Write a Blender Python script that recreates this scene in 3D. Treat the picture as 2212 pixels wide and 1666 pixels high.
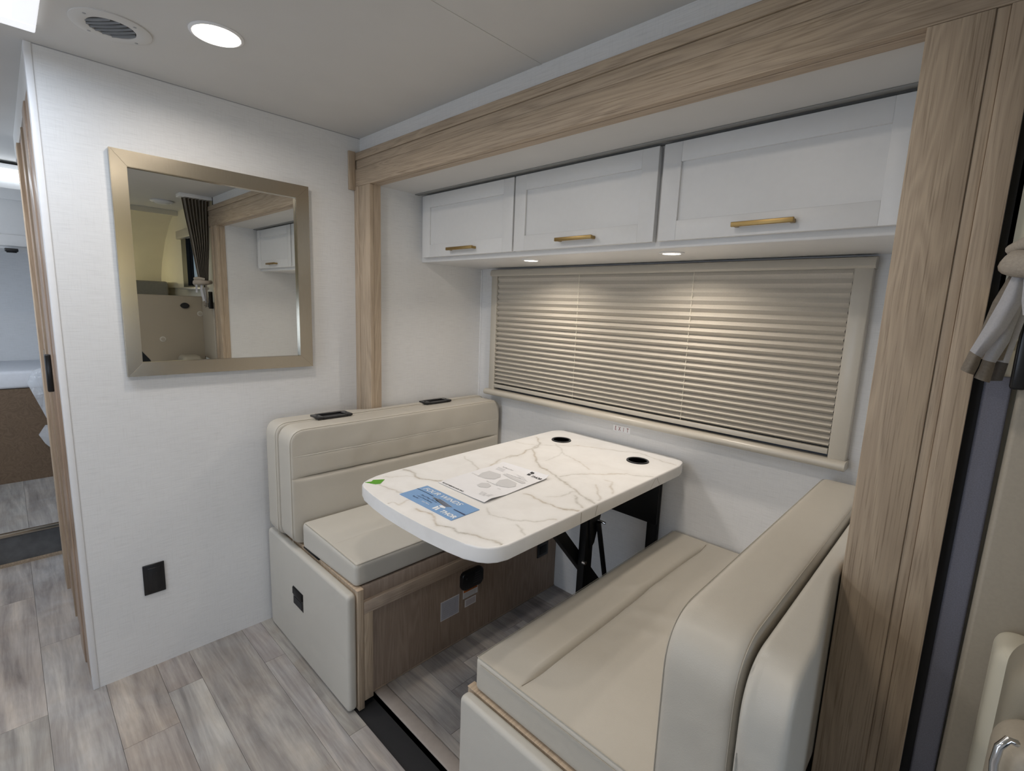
import bpy, bmesh, math, random
import numpy as np
from mathutils import Vector, Matrix
random.seed(4); np.random.seed(4)
for o in list(bpy.data.objects): bpy.data.objects.remove(o, do_unlink=True)
S = bpy.context.scene; COL = S.collection
# ------------------------------------------------------------------ camera
YAW, PIT, ROL, FPX = -0.7655, -0.1591, 0.0383, 1058.953
cam_d = bpy.data.cameras.new('camera'); cam = bpy.data.objects.new('camera', cam_d); COL.objects.link(cam)
fw = Vector((math.sin(YAW)*math.cos(PIT), math.cos(YAW)*math.cos(PIT), math.sin(PIT)))
r0 = fw.cross(Vector((0, 0, 1))).normalized(); u0 = r0.cross(fw)
cR = math.cos(ROL)*r0 + math.sin(ROL)*u0; cU = -math.sin(ROL)*r0 + math.cos(ROL)*u0
M = Matrix((cR, cU, -fw)).transposed().to_4x4(); M.translation = Vector((0, 0, 1.3839)); cam.matrix_world = M
cam_d.sensor_fit = 'HORIZONTAL'; cam_d.sensor_width = 36.0; cam_d.lens = FPX/2212*36.0
cam_d.clip_start = 0.02; S.camera = cam
# ------------------------------------------------------------------ view / world
S.view_settings.view_transform = 'Standard'; S.view_settings.look = 'None'
S.view_settings.exposure = -0.14; S.view_settings.gamma = 1.0
S.view_settings.use_curve_mapping = False
W = bpy.data.worlds.new('world'); S.world = W; W.use_nodes = True
wn = W.node_tree; bg = wn.nodes['Background']
sky = wn.nodes.new('ShaderNodeTexSky'); sky.sky_type = 'HOSEK_WILKIE'; sky.turbidity = 4
sky.sun_direction = (0.3, -0.4, 0.86)
wn.links.new(sky.outputs[0], bg.inputs[0]); bg.inputs[1].default_value = 1.4
DAY = (0.72, 0.84, 1.0); WARM = (1.0, 0.90, 0.79)
def area(name, loc, look, sx, sy, power, col, shape='RECTANGLE', spread=math.pi, parent=None):
    d = bpy.data.lights.new(name, 'AREA'); d.shape = shape; d.size = sx
    if shape in ('RECTANGLE', 'ELLIPSE'): d.size_y = sy
    d.energy = power; d.color = col; d.spread = spread
    o = bpy.data.objects.new(name, d); COL.objects.link(o)
    o.location = loc; v = Vector(look) - Vector(loc)
    o.rotation_euler = v.to_track_quat('-Z', 'Y').to_euler()
    if parent:
        o.parent = parent; o.matrix_parent_inverse = Matrix.Translation(-Vector(parent.location))
    return o
# daylight coming in through the windscreen and the entry door window
area('windscreen_daylight', (1.93, -0.15, 1.15), (0, -0.1, 0.9), 1.5, 0.7, 14, DAY)
area('entry_door_daylight', (-1.1, -1.62, 1.15), (-1.1, 0, 0.9), 0.9, 1.3, 11, DAY)
area('bedroom_daylight', (-3.55, -1.15, 1.45), (-4.1, 0, 1.5), 0.7, 0.8, 15, DAY)  # unseen fill lamp added to brighten the bedroom cabinet

# ------------------------------------------------------------------ materials
def nt(name):
    m = bpy.data.materials.new(name); m.use_nodes = True
    t = m.node_tree; b = t.nodes['Principled BSDF']; return m, t, b
def N(t, k, **kw):
    n = t.nodes.new(k)
    for a, v in kw.items(): setattr(n, a, v)
    return n
def objco(t, scale, loc=(0, 0, 0), rot=(0, 0, 0)):
    tc = N(t, 'ShaderNodeTexCoord'); mp = N(t, 'ShaderNodeMapping')
    mp.inputs['Scale'].default_value = scale; mp.inputs['Location'].default_value = loc
    mp.inputs['Rotation'].default_value = rot
    t.links.new(tc.outputs['Object'], mp.inputs[0]); return mp
def noise(t, mp, sc, det=3, rough=.5, dist=0):
    n = N(t, 'ShaderNodeTexNoise'); n.inputs['Scale'].default_value = sc
    n.inputs['Detail'].default_value = det; n.inputs['Roughness'].default_value = rough
    n.inputs['Distortion'].default_value = dist
    t.links.new(mp.outputs[0], n.inputs['Vector']); return n
def ramp(t, src, stops):
    r = N(t, 'ShaderNodeValToRGB'); e = r.color_ramp.elements
    e[0].position, e[0].color = stops[0][0], (*stops[0][1], 1)
    e[1].position, e[1].color = stops[-1][0], (*stops[-1][1], 1)
    for p, c in stops[1:-1]:
        x = e.new(p); x.color = (*c, 1)
    t.links.new(src, r.inputs[0]); return r
def mixc(t, a, b, fac, mode='MULTIPLY'):
    m = N(t, 'ShaderNodeMix', data_type='RGBA', blend_type=mode)
    for s, v in ((6, a), (7, b)):
        if isinstance(v, tuple): m.inputs[s].default_value = (*v, 1)
        else: t.links.new(v, m.inputs[s])
    if isinstance(fac, (int, float)): m.inputs[0].default_value = fac
    else: t.links.new(fac, m.inputs[0])
    return m.outputs[2]
def bump(t, b, src, strength, dist=.001):
    n = N(t, 'ShaderNodeBump'); n.inputs['Strength'].default_value = strength
    n.inputs['Distance'].default_value = dist
    t.links.new(src, n.inputs['Height']); t.links.new(n.outputs[0], b.inputs['Normal'])
def plain(name, c, rough=.5, metal=0, spec=.5, nz=0.04, sc=60):
    m, t, b = nt(name)
    n = noise(t, objco(t, (1, 1, 1)), sc)
    lo = tuple(x*(1-nz) for x in c); hi = tuple(min(1, x*(1+nz)) for x in c)
    r = ramp(t, n.outputs['Fac'], [(.3, lo), (.7, hi)]); t.links.new(r.outputs[0], b.inputs['Base Color'])
    b.inputs['Roughness'].default_value = rough; b.inputs['Metallic'].default_value = metal
    b.inputs['Specular IOR Level'].default_value = spec
    return m
def emis(name, c, s):
    m, t, b = nt(name); b.inputs['Base Color'].default_value = (*c, 1)
    b.inputs['Emission Color'].default_value = (*c, 1); b.inputs['Emission Strength'].default_value = s
    return m
def linen(name, base, uax):
    """woven vinyl wall covering: crossed thread streaks"""
    m, t, b = nt(name)
    f, c = 16, 700
    s1 = [c, c, c]; s2 = [c, c, c]
    s1[uax] = f; s1[2] = 420; s2[uax] = 420; s2[2] = f
    n1 = noise(t, objco(t, tuple(s1)), 1, 3, .6); n2 = noise(t, objco(t, tuple(s2)), 1, 3, .6)
    n3 = noise(t, objco(t, (3, 3, 3)), 1, 3)
    r1 = ramp(t, n1.outputs['Fac'], [(.30, tuple(x*.925 for x in base)), (.47, base), (.75, tuple(min(1, x*1.05) for x in base))])
    r2 = ramp(t, n2.outputs['Fac'], [(.30, (.93, .925, .92)), (.48, (1, 1, 1))])
    r3 = ramp(t, n3.outputs['Fac'], [(.3, (.96, .96, .96)), (.7, (1, 1, 1))])
    o = mixc(t, r1.outputs[0], r2.outputs[0], .7); o = mixc(t, o, r3.outputs[0], 1)
    t.links.new(o, b.inputs['Base Color']); b.inputs['Roughness'].default_value = .5
    bump(t, b, n1.outputs['Fac'], .15, .0008); return m
def oak(name, ax, light=(.50, .40, .295), dark=(.33, .25, .18), wav=1.0, rough=.5, seed=0, gs=1.0):
    """light oak laminate, grain along axis ax"""
    m, t, b = nt(name)
    s = [26*gs]*3; s[ax] = 2.1
    mp = objco(t, tuple(s), (seed, seed*.7, seed*.3))
    big = noise(t, mp, .42, 2, .5, wav)
    wv = N(t, 'ShaderNodeMath', operation='MULTIPLY'); wv.inputs[1].default_value = 24
    t.links.new(big.outputs['Fac'], wv.inputs[0])
    fr = N(t, 'ShaderNodeMath', operation='PINGPONG'); fr.inputs[1].default_value = 1.0
    t.links.new(wv.outputs[0], fr.inputs[0])
    s2 = [430*gs]*3; s2[ax] = 7
    fine = noise(t, objco(t, tuple(s2)), 1, 4, .65)
    mid = tuple((a*1.6+b_)/2.6 for a, b_ in zip(light, dark))
    r1 = ramp(t, fr.outputs[0], [(0, tuple(x*(.90 if ax == 0 else .955) for x in mid)), (.3, mid), (1, light)])
    r2 = ramp(t, fine.outputs['Fac'], [(.3, (.58, .55, .52)), (.45, (.95, .95, .95)), (.75, (1.06, 1.05, 1.04))])
    o = mixc(t, r1.outputs[0], r2.outputs[0], 1)
    t.links.new(o, b.inputs['Base Color']); b.inputs['Roughness'].default_value = rough
    b.inputs['Specular IOR Level'].default_value = .35
    bump(t, b, fine.outputs['Fac'], .2, .0006); return m
def leather(name, c, rough=.48):
    m, t, b = nt(name)
    v = N(t, 'ShaderNodeTexVoronoi'); v.inputs['Scale'].default_value = 520
    mp = objco(t, (1, 1, 1)); t.links.new(mp.outputs[0], v.inputs['Vector'])
    n = noise(t, mp, 3, 3); w = noise(t, objco(t, (5, 5, 5)), 1.3, 2, .5, .8)
    r = ramp(t, n.outputs['Fac'], [(.3, tuple(x*.955 for x in c)), (.7, tuple(x*1.02 for x in c))])
    t.links.new(r.outputs[0], b.inputs['Base Color']); b.inputs['Roughness'].default_value = rough
    a = N(t, 'ShaderNodeMath', operation='MULTIPLY_ADD'); a.inputs[1].default_value = .03
    t.links.new(v.outputs['Distance'], a.inputs[0]); t.links.new(w.outputs['Fac'], a.inputs[2])
    bump(t, b, a.outputs[0], .35, .010); return m
def plank_mat():
    m, t, b = nt('grey_wood_vinyl')
    oi = N(t, 'ShaderNodeObjectInfo')
    sc = N(t, 'ShaderNodeVectorMath', operation='SCALE'); sc.inputs['Scale'].default_value = 37
    cb = N(t, 'ShaderNodeCombineXYZ')
    t.links.new(oi.outputs['Random'], cb.inputs[0]); t.links.new(oi.outputs['Random'], cb.inputs[1])
    t.links.new(cb.outputs[0], sc.inputs[0])
    def mapped(s):
        mp = objco(t, s); ad = N(t, 'ShaderNodeVectorMath', operation='ADD')
        t.links.new(mp.outputs[0], ad.inputs[0]); t.links.new(sc.outputs[0], ad.inputs[1]); return ad
    n1 = noise(t, mapped((2.0, 17, 1)), 1, 5, .6, .6)
    n2 = noise(t, mapped((7, 120, 1)), 1, 3, .6)
    n3 = noise(t, mapped((6, 5, 1)), 1, 3, .6, .6)
    r1 = ramp(t, n1.outputs['Fac'], [(.28, (.22, .212, .212)), (.44, (.345, .332, .325)), (.56, (.44, .425, .41)), (.70, (.56, .535, .50))])
    r2 = ramp(t, n2.outputs['Fac'], [(.3, (.88, .87, .86)), (.6, (1.02, 1.02, 1.02))])
    r3 = ramp(t, n3.outputs['Fac'], [(.35, (.93, .885, .85)), (.62, (1.02, 1.02, 1.03))])
    o = mixc(t, r1.outputs[0], r2.outputs[0], 1); o = mixc(t, o, r3.outputs[0], 1); o = mixc(t, o, oi.outputs['Color'], 1)
    t.links.new(o, b.inputs['Base Color']); b.inputs['Roughness'].default_value = .5
    b.inputs['Specular IOR Level'].default_value = .35
    bump(t, b, n2.outputs['Fac'], .12, .0006); return m
def marble():
    m, t, b = nt('white_marble_laminate')
    at = N(t, 'ShaderNodeAttribute', attribute_name='vein')
    mp = objco(t, (1, 1, 1)); n = noise(t, mp, 9, 4, .6, .5); n2 = noise(t, mp, 60, 3, .7)
    base = ramp(t, n.outputs['Fac'], [(.3, (.80, .785, .765)), (.6, (.86, .85, .835))])
    mul = N(t, 'ShaderNodeMath', operation='MULTIPLY'); t.links.new(at.outputs['Fac'], mul.inputs[0])
    rr = ramp(t, n2.outputs['Fac'], [(.25, (.35, .35, .35)), (.65, (1, 1, 1))]); t.links.new(rr.outputs[0], mul.inputs[1])
    nv = noise(t, mp, 5, 2)
    vc = ramp(t, nv.outputs['Fac'], [(.4, (.45, .365, .26)), (.6, (.42, .40, .35))])
    o = mixc(t, base.outputs[0], vc.outputs[0], mul.outputs[0], 'MIX')
    t.links.new(o, b.inputs['Base Color']); b.inputs['Roughness'].default_value = .32
    return m
MAT = {}
MAT['linen_x'] = linen('linen_wall_side', (.735, .735, .735), 1)
MAT['linen_y'] = linen('linen_wall_back', (.735, .735, .735), 0)
MAT['ceiling'] = plain('ceiling_vinyl', (.62, .61, .59), .75, nz=.02, sc=5)
MAT['white'] = plain('white_cabinet_paint', (.72, .72, .715), .38, nz=.01)
MAT['trimwhite'] = plain('white_vinyl_trim', (.78, .78, .79), .4, nz=.01)
MAT['oak_x'] = oak('oak_beam', 0, wav=1.6)
MAT['oak_z'] = oak('oak_post', 2, wav=.9)
MAT['oak_z2'] = oak('oak_post_outer', 2, wav=.7, seed=3)
MAT['oak_y'] = oak('oak_edge', 1, (.56, .44, .32), (.36, .27, .19))
MAT['panel'] = oak('oak_bench_panel', 2, (.40, .315, .25), (.27, .205, .165), wav=1.0, seed=5)
MAT['frame'] = oak('oak_bench_frame', 1, (.46, .37, .29), (.31, .24, .19), wav=.7, seed=2)
MAT['hallwood'] = oak('oak_hall_door', 2, (.44, .32, .235), (.26, .185, .13), wav=.7, seed=7, rough=.3)
MAT['bedwood'] = oak('brown_bed_panel', 0, (.21, .145, .095), (.12, .082, .052), wav=1.2, seed=9)
MAT['seat'] = leather('cream_leather', (.535, .50, .435))
MAT['seat2'] = leather('cream_leather_pad', (.565, .54, .485))
MAT['thread'] = plain('stitch_thread', (.43, .395, .33), .7)
MAT['thread2'] = plain('light_stitch_thread', (.66, .63, .56), .7)
MAT['black'] = plain('black_plastic', (.010, .010, .011), .28)
MAT['blackm'] = plain('black_powder_coat', (.004, .004, .0045), .5, spec=.25)
MAT['rubber'] = plain('black_rubber', (.02, .02, .022), .8)
MAT['chrome'] = plain('chrome', (.75, .76, .78), .15, 1)
MAT['gold'] = plain('brushed_gold', (.37, .255, .105), .42, 1)
MAT['nickel'] = None
m, t, b = nt('brushed_champagne_nickel')
n = noise(t, objco(t, (30, 400, 30)), 1, 3); r = ramp(t, n.outputs['Fac'], [(.3, (.53, .475, .385)), (.7, (.56, .505, .415))])
t.links.new(r.outputs[0], b.inputs['Base Color']); b.inputs['Metallic'].default_value = 1
b.inputs['Roughness'].default_value = .24; MAT['nickel'] = m
m, t, b = nt('mirror_glass'); b.inputs['Base Color'].default_value = (.80, .81, .79, 1); b.inputs['Metallic'].default_value = 1
b.inputs['Roughness'].default_value = 0.0; MAT['mirror'] = m
MAT['plank'] = plank_mat()
MAT['sub'] = plain('subfloor', (.20, .19, .18), .8)
MAT['lip'] = plain('beige_floor_lip', (.36, .32, .29), .5)
MAT['marble'] = marble()
MAT['shade'] = plain('pleated_shade_fabric', (.53, .49, .425), .8, nz=.03, sc=200)
MAT['shadeframe'] = plain('taupe_shade_plastic', (.50, .465, .40), .30, nz=.01)
MAT['cord'] = plain('ivory_cord', (.85, .80, .68), .6)
MAT['pane'] = plain('dark_window_pane', (.05, .06, .09), .08, nz=.01)
MAT['paper'] = plain('paper_white', (.80, .80, .82), .6, nz=.01)
MAT['blue'] = plain('brochure_blue', (.20, .36, .62), .35, nz=.01)
MAT['inkw'] = plain('ink_white', (.85, .87, .9), .4, nz=0)
MAT['inkk'] = plain('ink_black', (.02, .02, .025), .5, nz=0)
MAT['inkg'] = plain('ink_grey', (.36, .36, .37), .6, nz=0)
MAT['inklg'] = plain('ink_light_grey', (.60, .60, .61), .6, nz=0)
MAT['inknavy'] = plain('ink_navy', (.03, .06, .14), .5, nz=0)
MAT['inkred'] = plain('ink_red', (.22, .02, .02), .5, nz=0)
MAT['orange'] = plain('ink_orange', (.62, .17, .02), .5, nz=0)
MAT['green'] = plain('green_tape', (.10, .33, .02), .5)
MAT['lens'] = emis('led_lens', (1, .93, .82), 9)
MAT['lens_off'] = plain('frosted_lens', (.75, .75, .75), .3)
MAT['skylens'] = emis('skylight_diffuser', (.90, .93, 1.0), 1.6)
MAT['strip'] = emis('lit_strip', (.9, .95, 1.0), 2.2)
MAT['greyfab'] = plain('grey_blue_carpet', (.175, .18, .225), .95, nz=.12, sc=500)
MAT['cabbeige'] = plain('cab_beige_plastic', (.40, .355, .285), .5, nz=.03, sc=200)
MAT['cabcream'] = plain('cab_cream_wall', (.68, .64, .52), .7, nz=.02, sc=10)
MAT['curt'] = plain('taupe_curtain', (.38, .335, .28), .9, nz=.10, sc=300)
MAT['curtd'] = plain('dark_taupe_curtain', (.19, .17, .155), .9, nz=.10, sc=300)
MAT['curtw'] = plain('white_fleece_lining', (.72, .72, .75), .95, nz=.05, sc=400)
MAT['matt'] = plain('white_sheet', (.80, .82, .86), .8, nz=.02)
MAT['mattgrey'] = plain('grey_bunk_mattress', (.26, .25, .22), .9)
MAT['steel'] = plain('dark_step_vinyl', (.12, .125, .13), .6, nz=.2, sc=20)
MAT['leaf'] = plain('tree_leaves', (.10, .28, .05), .7, nz=.6, sc=12)
m, t, b = nt('clear_plastic_wrap'); b.inputs['Base Color'].default_value = (.85, .88, .92, 1); b.inputs['Roughness'].default_value = .12
b.inputs['Alpha'].default_value = .45; nn = noise(t, objco(t, (40, 40, 40)), 1, 3); bump(t, b, nn.outputs['Fac'], .9, .01); MAT['wrap'] = m
m, t, b = nt('window_glass'); b.inputs['Base Color'].default_value = (.9, .95, .95, 1); b.inputs['Roughness'].default_value = 0
b.inputs['Transmission Weight'].default_value = 1; b.inputs['IOR'].default_value = 1.05; MAT['glass'] = m

# ------------------------------------------------------------------ object helpers
def link(name, me, mat, parent=None):
    o = bpy.data.objects.new(name, me); COL.objects.link(o)
    if mat is not None:
        me.materials.clear(); me.materials.append(MAT[mat] if isinstance(mat, str) else mat)
    if parent is not None:
        o.parent = parent; p = parent; loc = Vector((0, 0, 0))
        while p is not None:
            loc += p.location; p = p.parent if False else None
        o.matrix_parent_inverse = Matrix.Translation(-loc)
    return o
def thing(name, loc, label, cat, group=None):
    o = bpy.data.objects.new(name, None); COL.objects.link(o); o.location = loc
    o.empty_display_size = .05; return tag(o, label, cat, group)
def tag(o, label, cat=None, group=None, kind=None):
    o['label'] = label
    if cat: o['category'] = cat
    if group: o['group'] = group
    if kind: o['kind'] = kind
    return o
def struct(o, label, cat): return tag(o, label, cat, None, 'structure')
def bm_me(name, bm, smooth=False, ang=35):
    bmesh.ops.recalc_face_normals(bm, faces=bm.faces)
    me = bpy.data.meshes.new(name); bm.to_mesh(me); bm.free()
    if smooth:
        for p in me.polygons: p.use_smooth = True
        try: me.set_sharp_from_angle(angle=math.radians(ang))
        except Exception: pass
    return me
def addbox(bm, x0, x1, y0, y1, z0, z1, bev=0, seg=2):
    r = bmesh.ops.create_cube(bm, size=1)
    for v in r['verts']:
        v.co = Vector(((x0+x1)/2+v.co.x*(x1-x0), (y0+y1)/2+v.co.y*(y1-y0), (z0+z1)/2+v.co.z*(z1-z0)))
    if bev:
        es = {e for v in r['verts'] for e in v.link_edges}
        bmesh.ops.bevel(bm, geom=list(es), offset=bev, segments=seg, affect='EDGES', profile=.5)
def box(name, b, mat, parent=None, bev=0, seg=2):
    bm = bmesh.new(); addbox(bm, *b, bev=bev, seg=seg)
    return link(name, bm_me(name, bm, bev > 0, 50), mat, parent)
def boxes(name, bs, mat, parent=None, bev=0):
    bm = bmesh.new()
    for b in bs: addbox(bm, *b, bev=bev)
    return link(name, bm_me(name, bm, bev > 0, 50), mat, parent)
def prism(name, pts, axis, a0, a1, mat, parent=None, bev=0, seg=3, smooth=True):
    """polygon pts in the plane normal to axis, extruded a0..a1"""
    def P(p, a):
        return {'x': (a, p[0], p[1]), 'y': (p[0], a, p[1]), 'z': (p[0], p[1], a)}[axis]
    bm = bmesh.new(); A = [bm.verts.new(P(p, a0)) for p in pts]; B = [bm.verts.new(P(p, a1)) for p in pts]
    f1 = bm.faces.new(A); f2 = bm.faces.new(B); n = len(pts)
    for i in range(n): bm.faces.new((A[i], A[(i+1) % n], B[(i+1) % n], B[i]))
    if bev:
        es = list(set(f1.edges) | set(f2.edges))
        bmesh.ops.bevel(bm, geom=es, offset=bev, segments=seg, affect='EDGES', profile=.5)
    return link(name, bm_me(name, bm, smooth, 40), mat, parent)
def rrect(x0, x1, y0, y1, r, n=6):
    out = []
    for cx, cy, a in ((x1-r, y1-r, 0), (x0+r, y1-r, 90), (x0+r, y0+r, 180), (x1-r, y0+r, 270)):
        for i in range(n+1):
            t = math.radians(a+90*i/n); out.append((cx+r*math.cos(t), cy+r*math.sin(t)))
    return out
def tube(name, pts, rad, mat, parent=None, seg=6, closed=False):
    bm = bmesh.new(); rings = []; P = [Vector(p) for p in pts]; n = len(P); up = None
    for i, p in enumerate(P):
        a = P[i-1] if i > 0 or closed else P[i]; c = P[(i+1) % n] if i < n-1 or closed else P[i]
        d = (c-a).normalized()
        ref = Vector((0, 0, 1)) if abs(d.z) < .9 else Vector((1, 0, 0))
        if up is None: up = (ref - d*ref.dot(d)).normalized()
        else: up = (up - d*up.dot(d)).normalized()
        s = d.cross(up); rr = rad[i] if isinstance(rad, (list, tuple)) else rad
        rings.append([bm.verts.new(p + rr*(math.cos(2*math.pi*k/seg)*up + math.sin(2*math.pi*k/seg)*s)) for k in range(seg)])
    for i in range(n if closed else n-1):
        A, B = rings[i], rings[(i+1) % n]
        for k in range(seg): bm.faces.new((A[k], A[(k+1) % seg], B[(k+1) % seg], B[k]))
    if not closed: bm.faces.new(rings[0][::-1]); bm.faces.new(rings[-1])
    return link(name, bm_me(name, bm, True, 60), mat, parent)
def lathe(name, c, prof, mat, parent=None, seg=40, flip=1):
    """profile (r, z) revolved about the vertical axis through c"""
    bm = bmesh.new(); R = []
    for r_, z in prof:
        if r_ < 1e-6: R.append([bm.verts.new((c[0], c[1], c[2]+z))]*seg)
        else: R.append([bm.verts.new((c[0]+r_*math.cos(2*math.pi*k/seg), c[1]+r_*math.sin(2*math.pi*k/seg), c[2]+z)) for k in range(seg)])
    for A, B in zip(R[:-1], R[1:]):
        for k in range(seg):
            vs = []
            for v in (A[k], A[(k+1) % seg], B[(k+1) % seg], B[k]):
                if v not in vs: vs.append(v)
            if len(vs) > 2: bm.faces.new(vs)
    return link(name, bm_me(name, bm, True, 40), mat, parent)
def text_mesh(name, s, size, frame, mat, parent, shear=0, sx=1.0, align='LEFT', ext=0.0, bold=0.0):
    """flat lettering; frame = (origin, right vector, up vector)"""
    cu = bpy.data.curves.new(name, 'FONT'); cu.body = s; cu.size = size; cu.shear = shear; cu.align_x = align
    cu.offset = bold; cu.resolution_u = 3
    tmp = bpy.data.objects.new('tmp', cu); COL.objects.link(tmp)
    dg = bpy.context.evaluated_depsgraph_get(); me = bpy.data.meshes.new_from_object(tmp.evaluated_get(dg))
    bpy.data.objects.remove(tmp, do_unlink=True)
    o, rv, uv = Vector(frame[0]), Vector(frame[1]).normalized(), Vector(frame[2]).normalized()
    nv = rv.cross(uv)
    for v in me.vertices: v.co = o + rv*(v.co.x*sx) + uv*v.co.y + nv*v.co.z
    me.name = name
    return link(name, me, mat, parent)
def quadsheet(name, quads, mat, parent):
    """flat print: list of polygons (3-D points)"""
    bm = bmesh.new()
    for q in quads: bm.faces.new([bm.verts.new(p) for p in q])
    me = bpy.data.meshes.new(name); bm.to_mesh(me); bm.free()
    return link(name, me, mat, parent)

def gridbox(xs, ys, zs, fn):
    """closed box surface on a rectilinear grid, each vertex moved by fn"""
    bm = bmesh.new(); V = {}
    nx, ny, nz = len(xs), len(ys), len(zs)
    def v(i, j, k):
        if (i, j, k) not in V: V[(i, j, k)] = bm.verts.new(fn(xs[i], ys[j], zs[k]))
        return V[(i, j, k)]
    for i in range(nx-1):
        for j in range(ny-1):
            bm.faces.new((v(i, j, 0), v(i, j+1, 0), v(i+1, j+1, 0), v(i+1, j, 0)))
            bm.faces.new((v(i, j, nz-1), v(i+1, j, nz-1), v(i+1, j+1, nz-1), v(i, j+1, nz-1)))
    for i in range(nx-1):
        for k in range(nz-1):
            bm.faces.new((v(i, 0, k), v(i+1, 0, k), v(i+1, 0, k+1), v(i, 0, k+1)))
            bm.faces.new((v(i, ny-1, k), v(i, ny-1, k+1), v(i+1, ny-1, k+1), v(i+1, ny-1, k)))
    for j in range(ny-1):
        for k in range(nz-1):
            bm.faces.new((v(0, j, k), v(0, j, k+1), v(0, j+1, k+1), v(0, j+1, k)))
            bm.faces.new((v(nx-1, j, k), v(nx-1, j+1, k), v(nx-1, j+1, k+1), v(nx-1, j, k+1)))
    return bm
def lin(a, b, n, extra=(), e=.018):
    L = set(round(a+(b-a)*i/n, 5) for i in range(n+1))
    for x in extra:
        for d in (0, .002, .0045, .008, .013, .020, .030, .042):
            for q in (x-d, x+d):
                if a < q < b: L.add(round(q, 5))
    for c, s in ((a, 1), (b, -1)):
        for d in (.004, .009, .016, .024): L.add(round(c+s*d, 5))
    L = sorted(L); out = [L[0]]
    for x in L[1:]:
        if x-out[-1] > .0018 or x == L[-1]: out.append(x)
    return out
def cushion(name, b, r, mat, parent, plane=None, R=0, crown=(0, 0, 0), seams=(), post=None, n=(16, 30, 8), extra=((), (), ())):
    """upholstered block: rounded edges r, large corner radius R in `plane` ('yz','xy','xz'),
    crown per axis, seams = (face axis, sign, coord axis, value, depth, width)"""
    lo = [b[0], b[2], b[4]]; hi = [b[1], b[3], b[5]]
    ctr = [(a+c)/2 for a, c in zip(lo, hi)]; half = [(c-a)/2 for a, c in zip(lo, hi)]
    pl = {'yz': (1, 2), 'xy': (0, 1), 'xz': (0, 2), None: None}[plane]
    def fn(x, y, z):
        p = [x, y, z]; src = [(p[i]-ctr[i])/half[i] for i in range(3)]
        q = [min(max(p[i], lo[i]+r), hi[i]-r) for i in range(3)]
        d = Vector([p[i]-q[i] for i in range(3)])
        on = [abs(abs(src[i])-1) < 1e-4 for i in range(3)]
        if pl and R:                       # round the rim only; the big corner radius comes below
            k = 3-pl[0]-pl[1]; i, j = pl
            m_ = max(0, min(half[i]-abs(p[i]-ctr[i]), half[j]-abs(p[j]-ctr[j]))); n_ = max(0, half[k]-abs(p[k]-ctr[k]))
            if any(on) and m_ < r and n_ < r:
                v = Vector((m_-r, n_-r)).normalized()*r; m2, n2 = r+v.x, r+v.y
                for a in pl: p[a] = ctr[a]+math.copysign(min(abs(p[a]-ctr[a]), half[a]-m2), p[a]-ctr[a])
                p[k] = ctr[k]+math.copysign(half[k]-n2, p[k]-ctr[k])
        elif d.length > 1e-9 and any(on):
            d = d.normalized()*r; p = [q[i]+d[i] for i in range(3)]
        # crown
        for a in range(3):
            if crown[a] and on[a]:
                o1, o2 = [k for k in range(3) if k != a]
                w = (1-abs(src[o1])**2.6)*(1-abs(src[o2])**2.6)
                dd = crown[a]*w
                for (fa, sg, ca, val, dep, wd) in seams:
                    pass
                p[a] += math.copysign(dd, src[a]) if (a != 2 or src[a] > 0) else 0
        for (fa, sg, ca, val, dep, wd) in seams:
            if on[fa] and src[fa]*sg > 0:
                k3 = [k for k in range(3) if k not in (fa, ca)][0]
                dist = abs([x, y, z][ca]-val)
                edge = min(1, max(0, (1-abs(src[k3]))/.16))
                p[fa] -= sg*dep*math.exp(-(dist/wd))*edge
        if pl and R:
            i, j = pl
            di = abs(p[i]-ctr[i])-(half[i]-R); dj = abs(p[j]-ctr[j])-(half[j]-R)
            if di > 0 and dj > 0:
                s = max(di, dj)/(di**2.6+dj**2.6)**(1/2.6)
                p[i] = ctr[i]+math.copysign(half[i]-R+di*s, p[i]-ctr[i])
                p[j] = ctr[j]+math.copysign(half[j]-R+dj*s, p[j]-ctr[j])
        if post: p = post(p, src)
        return Vector(p)
    ex = [list(e) for e in extra]
    for (fa, sg, ca, val, dep, wd) in seams: ex[ca].append(val)
    if pl and R:
        for i in pl:
            for s in (.15, .3, .5, .7, .85, 1): ex[i] += []
    ax = []
    for i in range(3):
        L = lin(lo[i], hi[i], n[i], ex[i])
        if pl and R and i in pl:
            L = sorted(set(L) | {round(lo[i]+R*k/10, 5) for k in range(1, 11)} | {round(hi[i]-R*k/10, 5) for k in range(1, 11)})
            o = [L[0]]
            for x in L[1:]:
                if x-o[-1] > .0018 or x == L[-1]: o.append(x)
            L = o
        ax.append(L)
    bm = gridbox(*ax, fn)
    return link(name, bm_me(name, bm, True, 80), mat, parent)

# ================================================================== SETTING
X0, XW = -2.083, -2.13; YE, YF, YB, YW = .122, 1.151, 1.124, 1.797; H = 2.08
ZS = .025; XS = -1.98; XP = -1.956; YR = 1.177; XR, XQ = -.1465, -.010
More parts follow.
